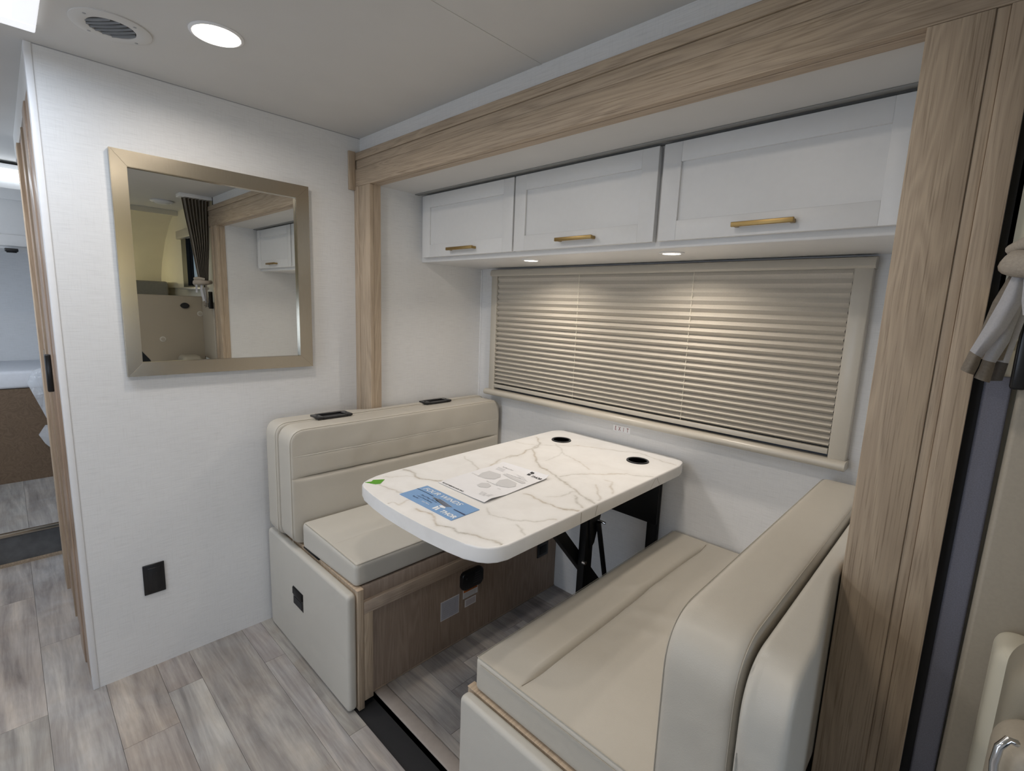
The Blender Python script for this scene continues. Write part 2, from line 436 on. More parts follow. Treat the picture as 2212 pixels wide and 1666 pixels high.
# ---- floor: grey wood vinyl in plank rows along X
fl = box('floor', (-3.385, 2.0, -1.25, .722, -.06, -.0035), 'sub'); struct(fl, 'grey wood-look plank floor of the aisle', 'floor')
edges = [-1.2, -1.05, -.90, -.752, -.604, -.456, -.308, -.158, -.010, .142, .290, .395, .585, .660, .722]
joints = {7: [-2.95, -2.05, -1.1, -.2], 8: [-2.49, -1.2, .1], 9: [-2.9, -1.726, -.5], 10: [-1.893, -.8], 11: [-1.2, .0], 12: [-1.82, -.9], 13: [-1.3]}
tints = {(9, 1): (.99, .93, .87), (9, 2): (.93, .88, .84), (10, 0): (.97, .92, .89), (8, 1): (1.03, 1.04, 1.05), (8, 0): (.97, .98, 1.0), (10, 1): (1.0, 1.0, .98), (11, 0): (.97, .95, .92), (7, 1): (1.05, 1.02, 1.0), (9, 0): (.95, .95, .97), (8, 2): (1.03, 1.03, 1.02)}
def plank(x0, x1, y0, y1, z1, parent, tint=None):
    g = .0005
    bm = bmesh.new(); addbox(bm, x0+g, x1-g, y0+g, y1-g, z1-.0035, z1)
    o = link('plank', bm_me('plank', bm), 'plank', parent)
    k = random.uniform(.93, 1.06); o.color = (*(tint or (k, k*random.uniform(.97, 1), k*random.uniform(.95, 1))), 1)
    return o
for i in range(len(edges)-1):
    js = joints.get(i) or [random.uniform(-3, -2)+1.05*k for k in range(4)]
    xs = [-3.385]+[j for j in js if j > -3.3]+[2.0]
    for k in range(len(xs)-1):
        plank(xs[k], xs[k+1], edges[i], edges[i+1], 0, fl, tints.get((i, k)))
# slide-out floor, one finger higher, behind a rubber seal
fs = box('floor', (XS, -.143, .80, YW, -.05, ZS-.0035), 'sub'); struct(fs, 'grey wood-look plank floor under the dinette table', 'floor')
se = [.848, .882, .996, 1.12, 1.24, 1.362, 1.48, 1.66, YW]
sj = {0: [], 1: [-1.06], 2: [-1.2], 3: [-1.28, -1.18], 4: [-1.24], 5: [-1.3, -1.0], 6: [-1.27], 7: [-1.1]}
tn = [(1, .98, .95), (.98, .97, .95), (.80, .79, .79), (.9, .88, .86), (.95, .94, .93), (.75, .75, .77), (.66, .66, .69), (.85, .85, .87)]
for i in range(len(se)-1):
    xs = [-1.45]+[j for j in sj[i] if j > -1.44]+[-.70]
    for k in range(len(xs)-1):
        c = tn[i]; f_ = 1 if k % 2 == 0 else 1.12
        plank(xs[k], xs[k+1], se[i], se[i+1], ZS, fs, tuple(min(1.1, q*f_) for q in c))
box('threshold_lip', (-1.45, -.15, .80, .848, -.02, ZS), 'lip', fs, .004)
sl = box('trim_1', (XS, -.0, .722, .80, -.055, -.006), 'rubber'); struct(sl, 'black rubber seal strip between aisle floor and slide floor', 'seal strip')

# ---- ceilings
ce = box('ceiling', (-5.0, 1.0, -1.25, YF+.05, H, H+.05), 'ceiling'); struct(ce, 'light grey vinyl main ceiling panel', 'ceiling')
box('joint_strip', (-1.052, -1.036, -1.25, YF, H-.0012, H+.001), 'ceiling', ce)
cs = box('ceiling', (XS-.02, -.12, YR, YW, 1.8775, 1.90), 'ceiling'); struct(cs, 'ceiling of the slide-out above the cabinets', 'ceiling')
box('seal_gasket', (XS, -.143, 1.368, 1.392, 1.8735, 1.8780), plain('grey_felt', (.27, .27, .26), .9), cs, .002)  # sealing strip whose dark grey also paints the recess shadow above the doors
# ---- walls
wl = box('wall_left', (XW, X0, YE, 1.20, 0, H), 'linen_x'); struct(wl, 'off-white linen-textured wall with the mirror', 'wall')
box('corner_moulding', (XW-.004, X0+.0025, YE-.014, YE+.003, 0, H), 'trimwhite', wl, .002)
box('caulk_line', (X0-.001, X0+.0004, YE+.003, YE+.0045, 0, H), 'inklg', wl)  # grey strip painting the shaded gap beside the moulding
box('caulk_line', (X0-.001, X0+.0012, YE+.0045, YF, H-.0025, H), 'inkg', wl)
wf = box('wall_front', (X0, 1.0, YF, YF+.03, 1.879, H), 'linen_y'); struct(wf, 'narrow linen-textured wall strip above the oak beam', 'wall')
ws = box('wall_slide_left', (XS-.03, XS, YB+.03, YW+.03, -.05, 1.90), 'linen_x'); struct(ws, 'linen-textured end wall of the slide-out behind the left bench', 'wall')
ww = box('wall_window', (XS-.03, -.11, YW, YW+.03, -.05, 1.90), 'linen_y'); struct(ww, 'linen-textured window wall of the slide-out', 'wall')
wr = box('wall_slide_right', (-.143, -.12, YR, YW+.03, -.05, 1.90), 'linen_x'); struct(wr, 'right end wall of the slide-out', 'wall')
box('corner_bead', (XS, XS+.006, YW-.006, YW, ZS, 1.57), 'trimwhite', ws)
# far side of the coach (behind the viewer), with the entry door opening
wb = boxes('wall_back', [(-5.0, -1.6, -1.29, -1.25, 0, H), (-.6, 1.9, -1.29, -1.25, 0, H), (-1.6, -.6, -1.29, -1.25, 1.85, H), (-1.6, -.6, -1.29, -1.25, 0, .45)], 'linen_y')
struct(wb, 'opposite side wall with the entry door window, behind the viewer', 'wall')
wbb = box('wall_rear', (-5.0, -4.95, -1.25, 1.2, 0, H), 'linen_x'); struct(wbb, 'light grey rear wall of the bedroom', 'wall')

# ---- oak portal around the slide-out
bt = thing('trim_2', (-1.05, YB, 1.873), 'light oak beam and posts framing the slide-out opening', 'trim'); bt['kind'] = 'structure'
boxes('beam_face', [(X0, .06, YB, YB+.02, 1.874, 1.9465)], 'oak_x', bt, .0012)
box('beam_soffit', (X0, .06, YB+.0205, YR, 1.8735, 1.8765), 'oak_x', bt)
box('beam_strip', (X0, .06, YB+.004, YB+.022, 1.9485, 1.9825), 'oak_x', bt, .001)
box('beam_strip', (X0, .06, YB, YB+.024, 1.984, 2.014), 'oak_x', bt, .0015)
box('beam_core', (X0+.0005, .0595, YB+.0075, YF, 1.8768, 2.010), 'oak_x', bt)
box('end_cap', (X0, X0+.012, YB-.030, YB, 1.860, 2.018), 'oak_z', bt, .001)
box('post_face', (X0+.038, XP, YB, YB+.02, .0, 1.8735), 'oak_z', bt, .0012)
box('post_strip', (X0, X0+.0374, YB-.002, YB+.02, .0, 1.8735), 'oak_z', bt, .001)
box('post_reveal', (XP-.02, XP, YB+.0205, YR, .0, 1.8735), 'oak_z', bt)
box('post_face', (XR, -.0620, YB, YB+.02, ZS, 1.8735), 'oak_z', bt, .0012)
box('post_strip', (-.0612, -.0457, YB+.003, YB+.022, ZS, 1.8735), 'oak_z2', bt, .001)
box('post_strip', (-.0449, XQ, YB-.001, YB+.024, ZS, 1.8735), 'oak_z2', bt, .001)
box('post_reveal', (XR, XR+.02, YB+.0205, YR, ZS, 1.8735), 'oak_z', bt)
box('post_core', (XR+.0205, XQ-.001, YB+.0045, YR-.002, ZS, 1.8735), 'oak_z2', bt)

# ---- hallway and bedroom seen past the left wall
hw = thing('door_1', (-2.5, .105, 0), 'brown oak pocket door edge and jamb along the hallway', 'door'); hw['kind'] = 'structure'
box('header', (-3.385, XW, .108, .13, 1.965, H), 'ceiling', hw)
box('door_panel', (-2.93, -2.40, .112, .13, 0.0, 1.965), 'hallwood', hw)
box('jamb', (-3.03, -2.93, .100, .13, 0, 1.965), oak('light_jamb', 2, (.58, .47, .35), (.4, .3, .22)), hw, .002)
box('casing', (-2.40, -2.27, .104, .13, 0, 1.965), 'hallwood', hw, .003)
box('casing', (-2.262, XW, .108, .13, 0, 1.965), 'hallwood', hw, .003)
box('moulding', (-2.66, -2.645, .106, .115, 0, 1.965), 'oak_z', hw, .001)
box('pull_handle', (-2.35, -2.315, .088, .104, 1.03, 1.16), 'black', hw, .003)
box('latch_plate', (-2.88, -2.84, .108, .113, .99, 1.13), 'nickel', hw)
stp = thing('step', (-3.39, 0, 0), 'dark grey step with metal nosing up to the bedroom', 'step')
box('riser', (-3.40, -3.385, -1.25, .14, 0, .155), 'steel', stp)
box('nosing', (-3.405, -3.375, -1.25, .14, .150, .168), 'nickel', stp, .003)
box('toe_strip', (-3.385, -3.365, -1.25, .14, 0, .012), 'oak_x', stp)
fb = box('floor', (-5.0, -3.40, -1.25, 1.2, .10, .1615), 'sub'); struct(fb, 'raised grey plank floor of the bedroom', 'floor')
for k in range(10):
    plank(-4.3, -3.405, -1.2+.15*k, -1.05+.15*k, .165, fb)
hp = box('wall_partition', (-3.40, -3.385, .125, 1.2, 0, H), 'linen_x'); struct(hp, 'partition beside the bedroom doorway', 'wall')
bed = thing('bed', (-4.5, -.2, .165), 'bed with brown wood base and white mattress beyond the hallway', 'bed')
box('bed_base', (-4.94, -4.30, -1.2, .9, .165, .762), 'bedwood', bed)
box('mattress', (-4.94, -4.29, -1.2, .9, .764, .875), 'matt', bed, .02, 3)
def wrapmesh(name, pts, parent=None):
    bm = bmesh.new(); vs = [[bm.verts.new((x+random.uniform(-.01, .01)+dx, y, z)) for dx in (0, .012)] for x, y, z in pts]
    c = [bm.verts.new((np.mean([p[0] for p in pts])+.03, np.mean([p[1] for p in pts]), np.mean([p[2] for p in pts]))),
         bm.verts.new((np.mean([p[0] for p in pts])-.01, np.mean([p[1] for p in pts]), np.mean([p[2] for p in pts])))]
    n = len(vs)
    for i in range(n):
        bm.faces.new((vs[i][1], vs[(i+1) % n][1], c[0])); bm.faces.new((vs[i][0], c[1], vs[(i+1) % n][0]))
        bm.faces.new((vs[i][0], vs[(i+1) % n][0], vs[(i+1) % n][1], vs[i][1]))
    return link(name, bm_me(name, bm), 'wrap', parent)
pw = wrapmesh('plastic_wrap', [(-4.26, .07, .80), (-4.25, .10, .88), (-4.25, .16, .90), (-4.25, .20, .80), (-4.25, .19, .62), (-4.25, .16, .50), (-4.25, .125, .62), (-4.25, .095, .72)])
tag(pw, 'crumpled clear plastic wrap hanging at the corner of the white mattress', 'packaging')
pw2 = wrapmesh('plastic_wrap', [(-4.24, .095, .47), (-4.24, .13, .53), (-4.24, .19, .52), (-4.24, .20, .37), (-4.24, .15, .37), (-4.24, .12, .41)])
tag(pw2, 'small loose flap of clear plastic lower against the brown bed base', 'packaging')
bc = thing('overhead_cabinet', (-4.1, 0, 1.60), 'white overhead cabinet with lit strip above it, in the bedroom', 'cabinet')
box('carcass', (-4.4, -4.02, -1.2, .9, 1.60, 1.93), 'white', bc)
box('door', (-4.02, -4.0, -.35, .30, 1.615, 1.925), 'white', bc, .002)
boxes('door_frame', [(-4.0, -3.992, -.35, .30, 1.615, 1.675), (-4.0, -3.992, -.35, .30, 1.865, 1.925), (-4.0, -3.992, -.35, -.02, 1.675, 1.865), (-4.0, -3.992, .24, .30, 1.675, 1.865)], 'white', bc, .001)
box('lit_strip', (-4.03, -4.0, -1.2, .9, 1.968, 2.03), 'strip', bc)
box('light_rail', (-4.4, -4.03, -1.2, .9, 1.93, 2.06), 'white', bc)
rl = thing('reading_light', (-4.0, .07, 1.60), 'small black reading light under the bedroom cabinet', 'lamp')
box('lamp_body', (-4.03, -3.96, .04, .095, 1.582, 1.60), 'black', rl, .004)
box('lamp_face', (-4.02, -3.97, .047, .088, 1.578, 1.583), 'blackm', rl)

# ================================================================== CAB (seen at the right edge and in the mirror)
sb = thing('wall_cab', (.02, 1.16, 0), 'cab side wall with beige pillar trim and grey fabric edge', 'wall'); sb['kind'] = 'structure'
box('rubber_gap', (XQ, .006, 1.150, 1.17, 0, H), 'rubber', sb)
box('fabric_edge', (.004, .038, 1.142, 1.165, 0, 1.30), 'greyfab', sb, .004)
box('belt_anchor', (.033, .052, 1.10, 1.128, 1.285, 1.41), 'black', sb, .004)
cushion('trim_flank', (.074, .130, 1.03, 1.126, 0.25, .89), .026, MAT['cabcream'], sb, 'xz', .03, n=(6, 6, 12))  # paler cream than the pillar, painting in windscreen light on its edge
prism('pillar_trim', [(.038, .3), (.045, 1.33), (.39, 1.33), (.39, .9), (.16, .9), (.115, .72), (.10, .55), (.10, .3)], 'y', 1.128, 1.165, 'cabbeige', sb, .008, 3)
box('backing', (.0, 2.0, 1.166, 1.18, 0, 1.44), 'cabcream', sb)
boxes('side_panel', [(.0, .25, 1.15, 1.18, 1.36, H), (.82, 1.7, 1.15, 1.18, 1.44, H), (.25, .82, 1.15, 1.18, 1.86, H)], 'cabcream', sb)
wn2 = thing('window_1', (.44, 1.15, 1.44), 'small dark-framed window of the cab bunk, seen in the mirror', 'window'); wn2['kind'] = 'structure'
boxes('window_frame', [(.25, .82, 1.13, 1.18, 1.44, 1.455), (.25, .82, 1.13, 1.18, 1.84, 1.86), (.25, .27, 1.13, 1.18, 1.455, 1.84), (.68, .82, 1.13, 1.18, 1.455, 1.84)], 'black', wn2)
box('pane', (.27, .68, 1.155, 1.16, 1.455, 1.84), 'glass', wn2)
box('window_sill', (.2, .86, 1.10, 1.15, 1.425, 1.442), 'shadeframe', wn2, .003)
box('folded_shade', (.23, .84, 1.10, 1.15, 1.835, 1.90), 'shadeframe', wn2, .004)
# curved cap of the cab-over bunk
bm = bmesh.new(); prof = [(1.0, H), (1.08, 2.07), (1.25, 2.0), (1.45, 1.86), (1.62, 1.68), (1.72, 1.5), (1.76, 1.32)]
rows = [[bm.verts.new((x, y, z)) for (x, z) in prof] for y in (-1.25, 1.2)]
rows2 = [[bm.verts.new((x+.03, y, z+.02)) for (x, z) in prof] for y in (-1.25, 1.2)]
for k in range(len(prof)-1):
    bm.faces.new((rows[0][k], rows[0][k+1], rows[1][k+1], rows[1][k])); bm.faces.new((rows2[0][k], rows2[1][k], rows2[1][k+1], rows2[0][k+1]))
cp = link('wall_cap', bm_me('wall_cap', bm, True, 80), 'cabcream'); struct(cp, 'curved cream cap wall over the cab bunk', 'wall')
bw = boxes('wall_bunk', [(1.0, 1.78, -1.25, 1.15, 1.30, 1.32), (.95, 1.0, -1.25, 1.15, H-.04, H+.04)], 'cabcream'); struct(bw, 'bunk platform over the cab', 'wall')
mt = box('bunk_mattress', (1.2, 1.70, -.6, 1.10, 1.322, 1.49), 'mattgrey', None, .02, 3); tag(mt, 'grey bunk mattress over the cab, seen low in the mirror', 'mattress')
bl = thing('bunk_lamp', (1.45, .35, 1.60), 'warm bunk reading lamp glowing on the cap wall', 'lamp')
lathe('lamp_shade', (1.45, .45, 1.54), [(0, .06), (.03, .06), (.04, 0), (.036, 0), (.027, .055), (0, .055)], 'shadeframe', bl, 20)
d = bpy.data.lights.new('bunk_bulb', 'POINT'); d.energy = 9; d.color = (1, .90, .58); d.shadow_soft_size = .03
o = bpy.data.objects.new('bunk_bulb', d); COL.objects.link(o); o.location = (1.45, .45, 1.505); o.parent = bl; o.matrix_parent_inverse = Matrix.Translation(-bl.location)
dl = thing('dome_light', (.50, .95, H), 'unlit round dome light on the cab ceiling, seen in the mirror', 'light')
lathe('trim_ring', (.50, .95, H), [(0, 0), (.075, 0), (.078, -.008), (.06, -.018), (.055, -.014)], 'trimwhite', dl, 32)
lathe('lens', (.50, .95, H), [(.056, -.014), (.04, -.024), (0, -.028)], 'lens_off', dl, 32)
pb = thing('bunk_board', (.32, .8, .8), 'beige padded board with tufts and a black eye vent, reflected in the mirror', 'panel')
prism('padded_board', [(.44, 1.375), (1.135, 1.372), (1.138, .72), (.84, .72), (.815, .80), (.78, .90), (.73, .97), (.64, 1.02), (.44, 1.04)], 'x', .32, .36, leather('beige_quilt', (.36, .31, .235), .7), pb, .012, 3)
def xdisc(name, c, ry, rz, x0, x1, mat, par, n=20, lens=False):
    pts = [(c[0]+ry*math.cos(2*math.pi*i/n), c[1]+rz*math.sin(2*math.pi*i/n)*(abs(math.sin(2*math.pi*i/n))**.3 if lens else 1)) for i in range(n)]
    return prism(name, pts, 'x', x0, x1, mat, par)
xdisc('eye_vent', (1.01, 1.298), .030, .022, .308, .321, 'black', pb, lens=True)
for c in ((1.11, 1.238), (.855, 1.044)):
    xdisc('tuft_button', c, .012, .012, .313, .321, 'cabbeige', pb)
    xdisc('tuft_dimple', c, .02, .02, .317, .3205, 'seat', pb)
cb_ = box('wall_cowl', (1.95, 2.0, -1.25, 1.18, 0, .8), 'rubber'); struct(cb_, 'dark dash below the windscreen', 'wall')
# cab seat edge with chrome buckle, lower right corner of the view
st = thing('cab_seat', (.2, .95, 0), 'beige cab seat edge at the lower right corner beside the oak post', 'seat')
cushion('seat_back', (.088, .30, .93, 1.06, .35, .93), .03, leather('cab_seat_fabric', (.33, .30, .235), .8), st, 'xz', .07, n=(10, 6, 14))
cushion('side_bolster', (.076, .30, .825, .925, .35, .868), .03, 'cabbeige', st, 'xz', .05, n=(10, 6, 14))
bk = thing('seat_belt_buckle', (.078, .81, .82), 'chrome latch handle on the beige cab seat, bottom right corner', 'latch')
tube('latch_loop', [(.092, .822, .878), (.084, .812, .884), (.0775, .808, .872), (.076, .806, .85), (.079, .806, .82), (.084, .812, .79)], .0045, 'chrome', bk, 8)
# tree outside the bunk window
tr = thing('tree', (1.6, 3.6, 0), 'green leafy tree outside the cab bunk window', 'tree')
tube('trunk', [(1.6, 3.6, 0), (1.62, 3.6, 1.2), (1.6, 3.65, 2.2)], [.12, .09, .04], 'bedwood', tr, 8)
bm = bmesh.new(); rr = random.Random(3)
for k in range(1500):
    a = rr.uniform(0, 6.28); b_ = rr.uniform(-1, 1); q = rr.uniform(.5, 1)
    c = Vector((1.6+1.5*q*math.cos(a)*math.sqrt(1-b_*b_), 3.8+1.0*q*math.sin(a)*math.sqrt(1-b_*b_), 2.0+1.3*q*b_))
    n_ = Vector((rr.uniform(-1, 1), rr.uniform(-1, 1), rr.uniform(-1, 1))).normalized(); s_ = n_.orthogonal().normalized()*.07; t_ = n_.cross(s_).normalized()*.035
    bm.faces.new([bm.verts.new(c+x_) for x_ in (s_, t_, -s_, -t_)])
me = bpy.data.meshes.new('foliage'); bm.to_mesh(me); bm.free(); fo = link('foliage', me, 'leaf', tr); fo['kind'] = 'stuff'

# curtain with tie-back
ct = thing('curtain', (.06, 1.05, 1.28), 'striped taupe curtain with white-tailed tie-back beside the right oak post', 'curtain')
def curtain_panel():
    bm = bmesh.new(); nu, nv = 96, 26; G = []
    for j in range(nv+1):
        v = j/nv; z = 2.055-(2.055-1.47)*v
        w = .175*(1-v)+.055*v; cy = (1.055*(1-v)+1.075*v); am = .024*(1-v)+.020*v; cx = .036-.001*v
        G.append([bm.verts.new((cx+am*math.sin(u/nu*math.pi*2*8)+.004*math.sin(v*9), cy+(u/nu-.5)*w, z)) for u in range(nu+1)])
    for j in range(nv):
        for u in range(nu):
            f = bm.faces.new((G[j][u], G[j][u+1], G[j+1][u+1], G[j+1][u])); f.material_index = 1 if (u//6) % 2 else 0
    bmesh.ops.solidify(bm, geom=bm.faces[:], thickness=.003)
    o = link('curtain_panel', bm_me('curtain_panel', bm, True, 80), 'curt', ct); o.data.materials.append(MAT['curtd']); return o
curtain_panel()
box('curtain_track', (-.005, .10, .95, 1.15, 2.056, 2.08), 'trimwhite', ct, .002)
def sheet(name, L, Rr, mat, par, y0, bulge, thick=.004, nu=10):
    """hanging flap between two (x,z) side curves, bulging towards -Y"""
    bm = bmesh.new(); G = []
    n = len(L)
    for j in range(n):
        row = []
        for i in range(nu+1):
            t_ = i/nu; x = L[j][0]*(1-t_)+Rr[j][0]*t_; z = L[j][1]*(1-t_)+Rr[j][1]*t_
            row.append(bm.verts.new((x, y0[j]-bulge*math.sin(math.pi*t_), z)))
        G.append(row)
    for j in range(n-1):
        for i in range(nu): bm.faces.new((G[j][i], G[j][i+1], G[j+1][i+1], G[j+1][i]))
    bmesh.ops.solidify(bm, geom=bm.faces[:], thickness=thick)
    return link(name, bm_me(name, bm, True, 80), mat, par)
tb = ct
tube('tie_band', [(.006, 1.09, 1.475), (.014, 1.045, 1.475), (.05, 1.028, 1.472), (.09, 1.035, 1.47), (.11, 1.075, 1.47), (.09, 1.115, 1.475), (.04, 1.12, 1.478)], [.013, .020, .022, .020, .018, .016, .014], 'curt', tb, 12, True)
tube('tie_fold', [(.006, 1.075, 1.498), (.02, 1.038, 1.503), (.055, 1.025, 1.50), (.10, 1.04, 1.497)], [.008, .010, .011, .008], 'curt', tb, 10)
Y = [1.06, 1.055, 1.058, 1.062]
sheet('tail_back', [(.010, 1.465), (-.004, 1.42), (-.012, 1.37), (-.010, 1.33)], [(.03, 1.46), (.03, 1.42), (.025, 1.37), (.02, 1.33)], 'curt', tb, [1.085]*4, .008)
sheet('white_tail', [(.013, 1.463), (.003, 1.42), (-.008, 1.38), (-.0195, 1.343)], [(.026, 1.463), (.028, 1.42), (.017, 1.38), (-.0045, 1.333)], 'curtw', tb, Y, .012)
sheet('brown_hem', [(-.0195, 1.343), (-.0235, 1.325), (-.0265, 1.312)], [(-.0045, 1.333), (-.006, 1.32), (-.0095, 1.305)], 'curt', tb, [1.062, 1.063, 1.064], .012)
sheet('white_tail', [(.022, 1.44), (.012, 1.40), (.003, 1.36), (-.003, 1.330)], [(.030, 1.43), (.028, 1.40), (.023, 1.36), (.0125, 1.326)], 'curtw', tb, [1.075]*4, .008)
sheet('brown_hem', [(-.003, 1.330), (-.0055, 1.315), (-.009, 1.300)], [(.0125, 1.326), (.0115, 1.31), (.010, 1.294)], 'curt', tb, [1.075]*3, .008)
sheet('white_tail', [(.028, 1.45), (.022, 1.40), (.016, 1.36), (.0125, 1.328)], [(.04, 1.45), (.036, 1.40), (.031, 1.36), (.027, 1.326)], 'curtw', tb, [1.09]*4, .004)
sheet('brown_hem', [(.0125, 1.328), (.011, 1.315), (.0095, 1.296)], [(.027, 1.326), (.026, 1.315), (.024, 1.298)], 'curtd', tb, [1.09]*3, .004)
sheet('white_tail', [(.026, 1.475), (.024, 1.45), (.026, 1.42), (.030, 1.40)], [(.06, 1.475), (.06, 1.45), (.058, 1.42), (.055, 1.40)], 'curtw', tb, [1.03]*4, .010)

# ================================================================== CEILING FITTINGS
def disclight(x, y, z, r, power, label, group, vis=True):
    g = thing('ceiling_light', (x, y, z), label, 'light', group)
    lathe('trim_ring', (x, y, z), [(r*1.17, 0), (r*1.17, -.002), (r*1.06, -.005), (r*1.01, -.004), (r*1.01, 0)], 'trimwhite', g, 40)
    lathe('lens', (x, y, z), [(r*1.02, -.0045), (r*.6, -.0065), (0, -.007)], 'lens', g, 40)
    area('led', (x, y, z-.010), (x, y, 0), r*1.8, 0, power, WARM, 'DISK', math.radians(165), g)
    return g
PD = 3.3
disclight(-1.608, .470, H, .056, PD, 'lit round ceiling downlight above the mirror wall, beside the round vent', 'ceiling downlights')
disclight(-.60, .470, H, .056, PD, 'lit ceiling downlight above the aisle near the camera', 'ceiling downlights')
disclight(-1.60, -.62, H, .056, PD, 'lit ceiling downlight by the opposite wall, left', 'ceiling downlights')  # this row by the opposite wall is out of view, added as extra light
disclight(-.60, -.62, H, .056, PD, 'lit ceiling downlight by the opposite wall, right', 'ceiling downlights')
disclight(-2.90, -.42, H, .052, 4.5, 'lit ceiling downlight in the rear hallway by the bedroom step', 'ceiling downlights')  # unseen downlight added to lift the dark hallway and bedroom
cv = thing('ceiling_vent', (-1.790, .270, H), 'round white ceiling air vent with dark curved louvres', 'vent')
lathe('vent_flange', (-1.790, .270, H), [(.088, 0), (.088, -.003), (.080, -.005), (.058, -.006), (.053, -.004), (.053, 0)], 'ceiling', cv, 48)
lathe('vent_throat', (-1.790, .270, H), [(.053, -.001), (.0, -.001)], plain('vent_dark', (.05, .05, .05), .8), cv, 40)
for k in range(6):
    s = -.040+.016*k; h_ = math.sqrt(max(.053**2-s*s, 0))
    bm = bmesh.new(); n_ = 10; A = []
    for i in range(n_+1):
        q = -h_+2*h_*i/n_; px = -1.790+q*.766+s*.643; py = .270+q*.643-s*.766
        A.append([bm.verts.new((px+.004*.643, py-.004*.766, H-.002)), bm.verts.new((px+.0015*.643, py-.0015*.766, H-.006-.002*math.cos(q*30)))])
    for i in range(n_): bm.faces.new((A[i][0], A[i+1][0], A[i+1][1], A[i][1]))
    bmesh.ops.solidify(bm, geom=bm.faces[:], thickness=.0012)
    link('louvre', bm_me('louvre', bm), plain('vent_louvre', (.42, .43, .44), .5) if k == 0 else bpy.data.materials['vent_louvre'], cv)
for a in range(4):
    lathe('vent_screw', (-1.790+.072*math.cos(a*1.57+.6), .270+.072*math.sin(a*1.57+.6), H-.005), [(0, -.002), (.004, -.001), (.004, 0)], 'inkg', cv, 10)
sk = thing('skylight', (-1.75, -.08, H), 'square white roof skylight frame glowing with daylight, upper left corner', 'skylight')
fr_ = (-1.945, -1.50, -.32, .128)
boxes('skylight_frame', [(-1.945, -1.895, -.32, .128, H-.022, H), (-1.55, -1.50, -.32, .128, H-.022, H), (-1.895, -1.55, .078, .128, H-.022, H), (-1.895, -1.55, -.32, -.27, H-.022, H)], emis('lit_white_frame', (.93, .95, 1), .75), sk, .004)  # frame emission stands in for daylight falling on the white plastic
box('skylight_diffuser', (-1.895, -1.55, -.27, .078, H-.008, H-.003), 'skylens', sk)
area('skylight_daylight', (-1.72, -.10, H-.03), (-1.72, -.10, 0), 0.34, .34, 4, DAY, parent=sk)

# ================================================================== MIRROR
mr = thing('wall_mirror', (X0, .59, 1.10), 'square wall mirror in a wide brushed champagne-metal frame', 'mirror')
def frame_bar(a, b_, c, d_):   # outer a->b, inner d->c, mitred, with a sloped inner lip
    bm = bmesh.new(); D = .022; xo = X0+.003
    pts = [a, b_, c, d_]
    bot = [bm.verts.new((xo, p[0], p[1])) for p in pts]
    top = [bm.verts.new((xo+D*(1.0 if k < 2 else .985), p[0], p[1])) for k, p in enumerate(pts)]
    bm.faces.new(bot[::-1]); bm.faces.new(top)
    for k in range(4): bm.faces.new((bot[k], bot[(k+1) % 4], top[(k+1) % 4], top[k]))
    bmesh.ops.bevel(bm, geom=[e for e in bm.edges if e.verts[0] in top and e.verts[1] in top], offset=.0015, segments=2, affect='EDGES')
    return link('frame_bar', bm_me('frame_bar', bm), 'nickel', mr)
oy0, oy1, oz0, oz1 = .277, .909, 1.101, 1.832; w_ = .0515
iy0, iy1, iz0, iz1 = oy0+w_-.008, oy1-w_, oz0+w_-.004, oz1-w_+.001
O = [(oy0, oz0), (oy1, oz0), (oy1, oz1), (oy0, oz1)]; I = [(iy0, iz0), (iy1, iz0), (iy1, iz1), (iy0, iz1)]
for k in range(4): frame_bar(O[k], O[(k+1) % 4], I[(k+1) % 4], I[k])
gy = math.tan(math.radians(.3))*.285   # the glass sits a hair out of true in its frame
prism('mirror_glass', [(X0+.011+gy, iy0-.004), (X0+.011-gy, iy1+.004), (X0+.007-gy, iy1+.004), (X0+.007+gy, iy0-.004)], 'z', iz0-.004, iz1+.004, 'mirror', mr, smooth=False)
# wall outlet
ot = thing('wall_outlet', (X0, .305, .29), 'black duplex outlet plate low on the mirror wall', 'outlet')
box('cover_plate', (X0, X0+.006, .2725, .338, .291, .406), 'black', ot, .002)
box('receptacle', (X0+.006, X0+.0085, .287, .324, .305, .392), 'black', ot, .001)
for z in (.325, .368):
    boxes('socket_slots', [(X0+.0085, X0+.009, .297, .299, z-.005, z+.005), (X0+.0085, X0+.009, .311, .313, z-.005, z+.005)], 'rubber', ot)

# ================================================================== OVERHEAD CABINET
YC = 1.41
oc = thing('overhead_cabinet', (-1.05, 1.60, 1.575), 'long white overhead cabinet with three shaker doors above the window', 'cabinet')
box('carcass', (XS, -.1435, YC, YW, 1.5747, 1.872), 'white', oc, .003)
for (x0, x1, wf_) in ((-1.942, -1.3615, .052), (-1.353, -.768, .060), (-.752, -.160, .062)):
    dz0, dz1 = 1.594, 1.866
    dr = box('door', (x0+.003, x1-.003, YC-.0165, YC-.002, dz0+.002, dz1-.002), 'white', oc)
    st_ = .055
    boxes('door_frame', [(x0, x0+st_, YC-.024, YC-.004, dz0, dz1), (x1-st_, x1, YC-.024, YC-.004, dz0, dz1),
                         (x0+st_, x1-st_, YC-.024, YC-.004, dz0, dz0+st_), (x0+st_, x1-st_, YC-.024, YC-.004, dz1-st_, dz1)], 'white', oc, .0008)
    hx = {-1.942: (-1.735, -1.566), -1.353: (-1.130, -.975), -.752: (-.530, -.380)}[x0]
    boxes('handle', [(hx[0], hx[1], YC-.052, YC-.043, 1.614, 1.626), (hx[0]+.002, hx[0]+.013, YC-.045, YC-.024, 1.615, 1.625), (hx[1]-.013, hx[1]-.002, YC-.045, YC-.024, 1.615, 1.625)], 'gold', dr, .0012)
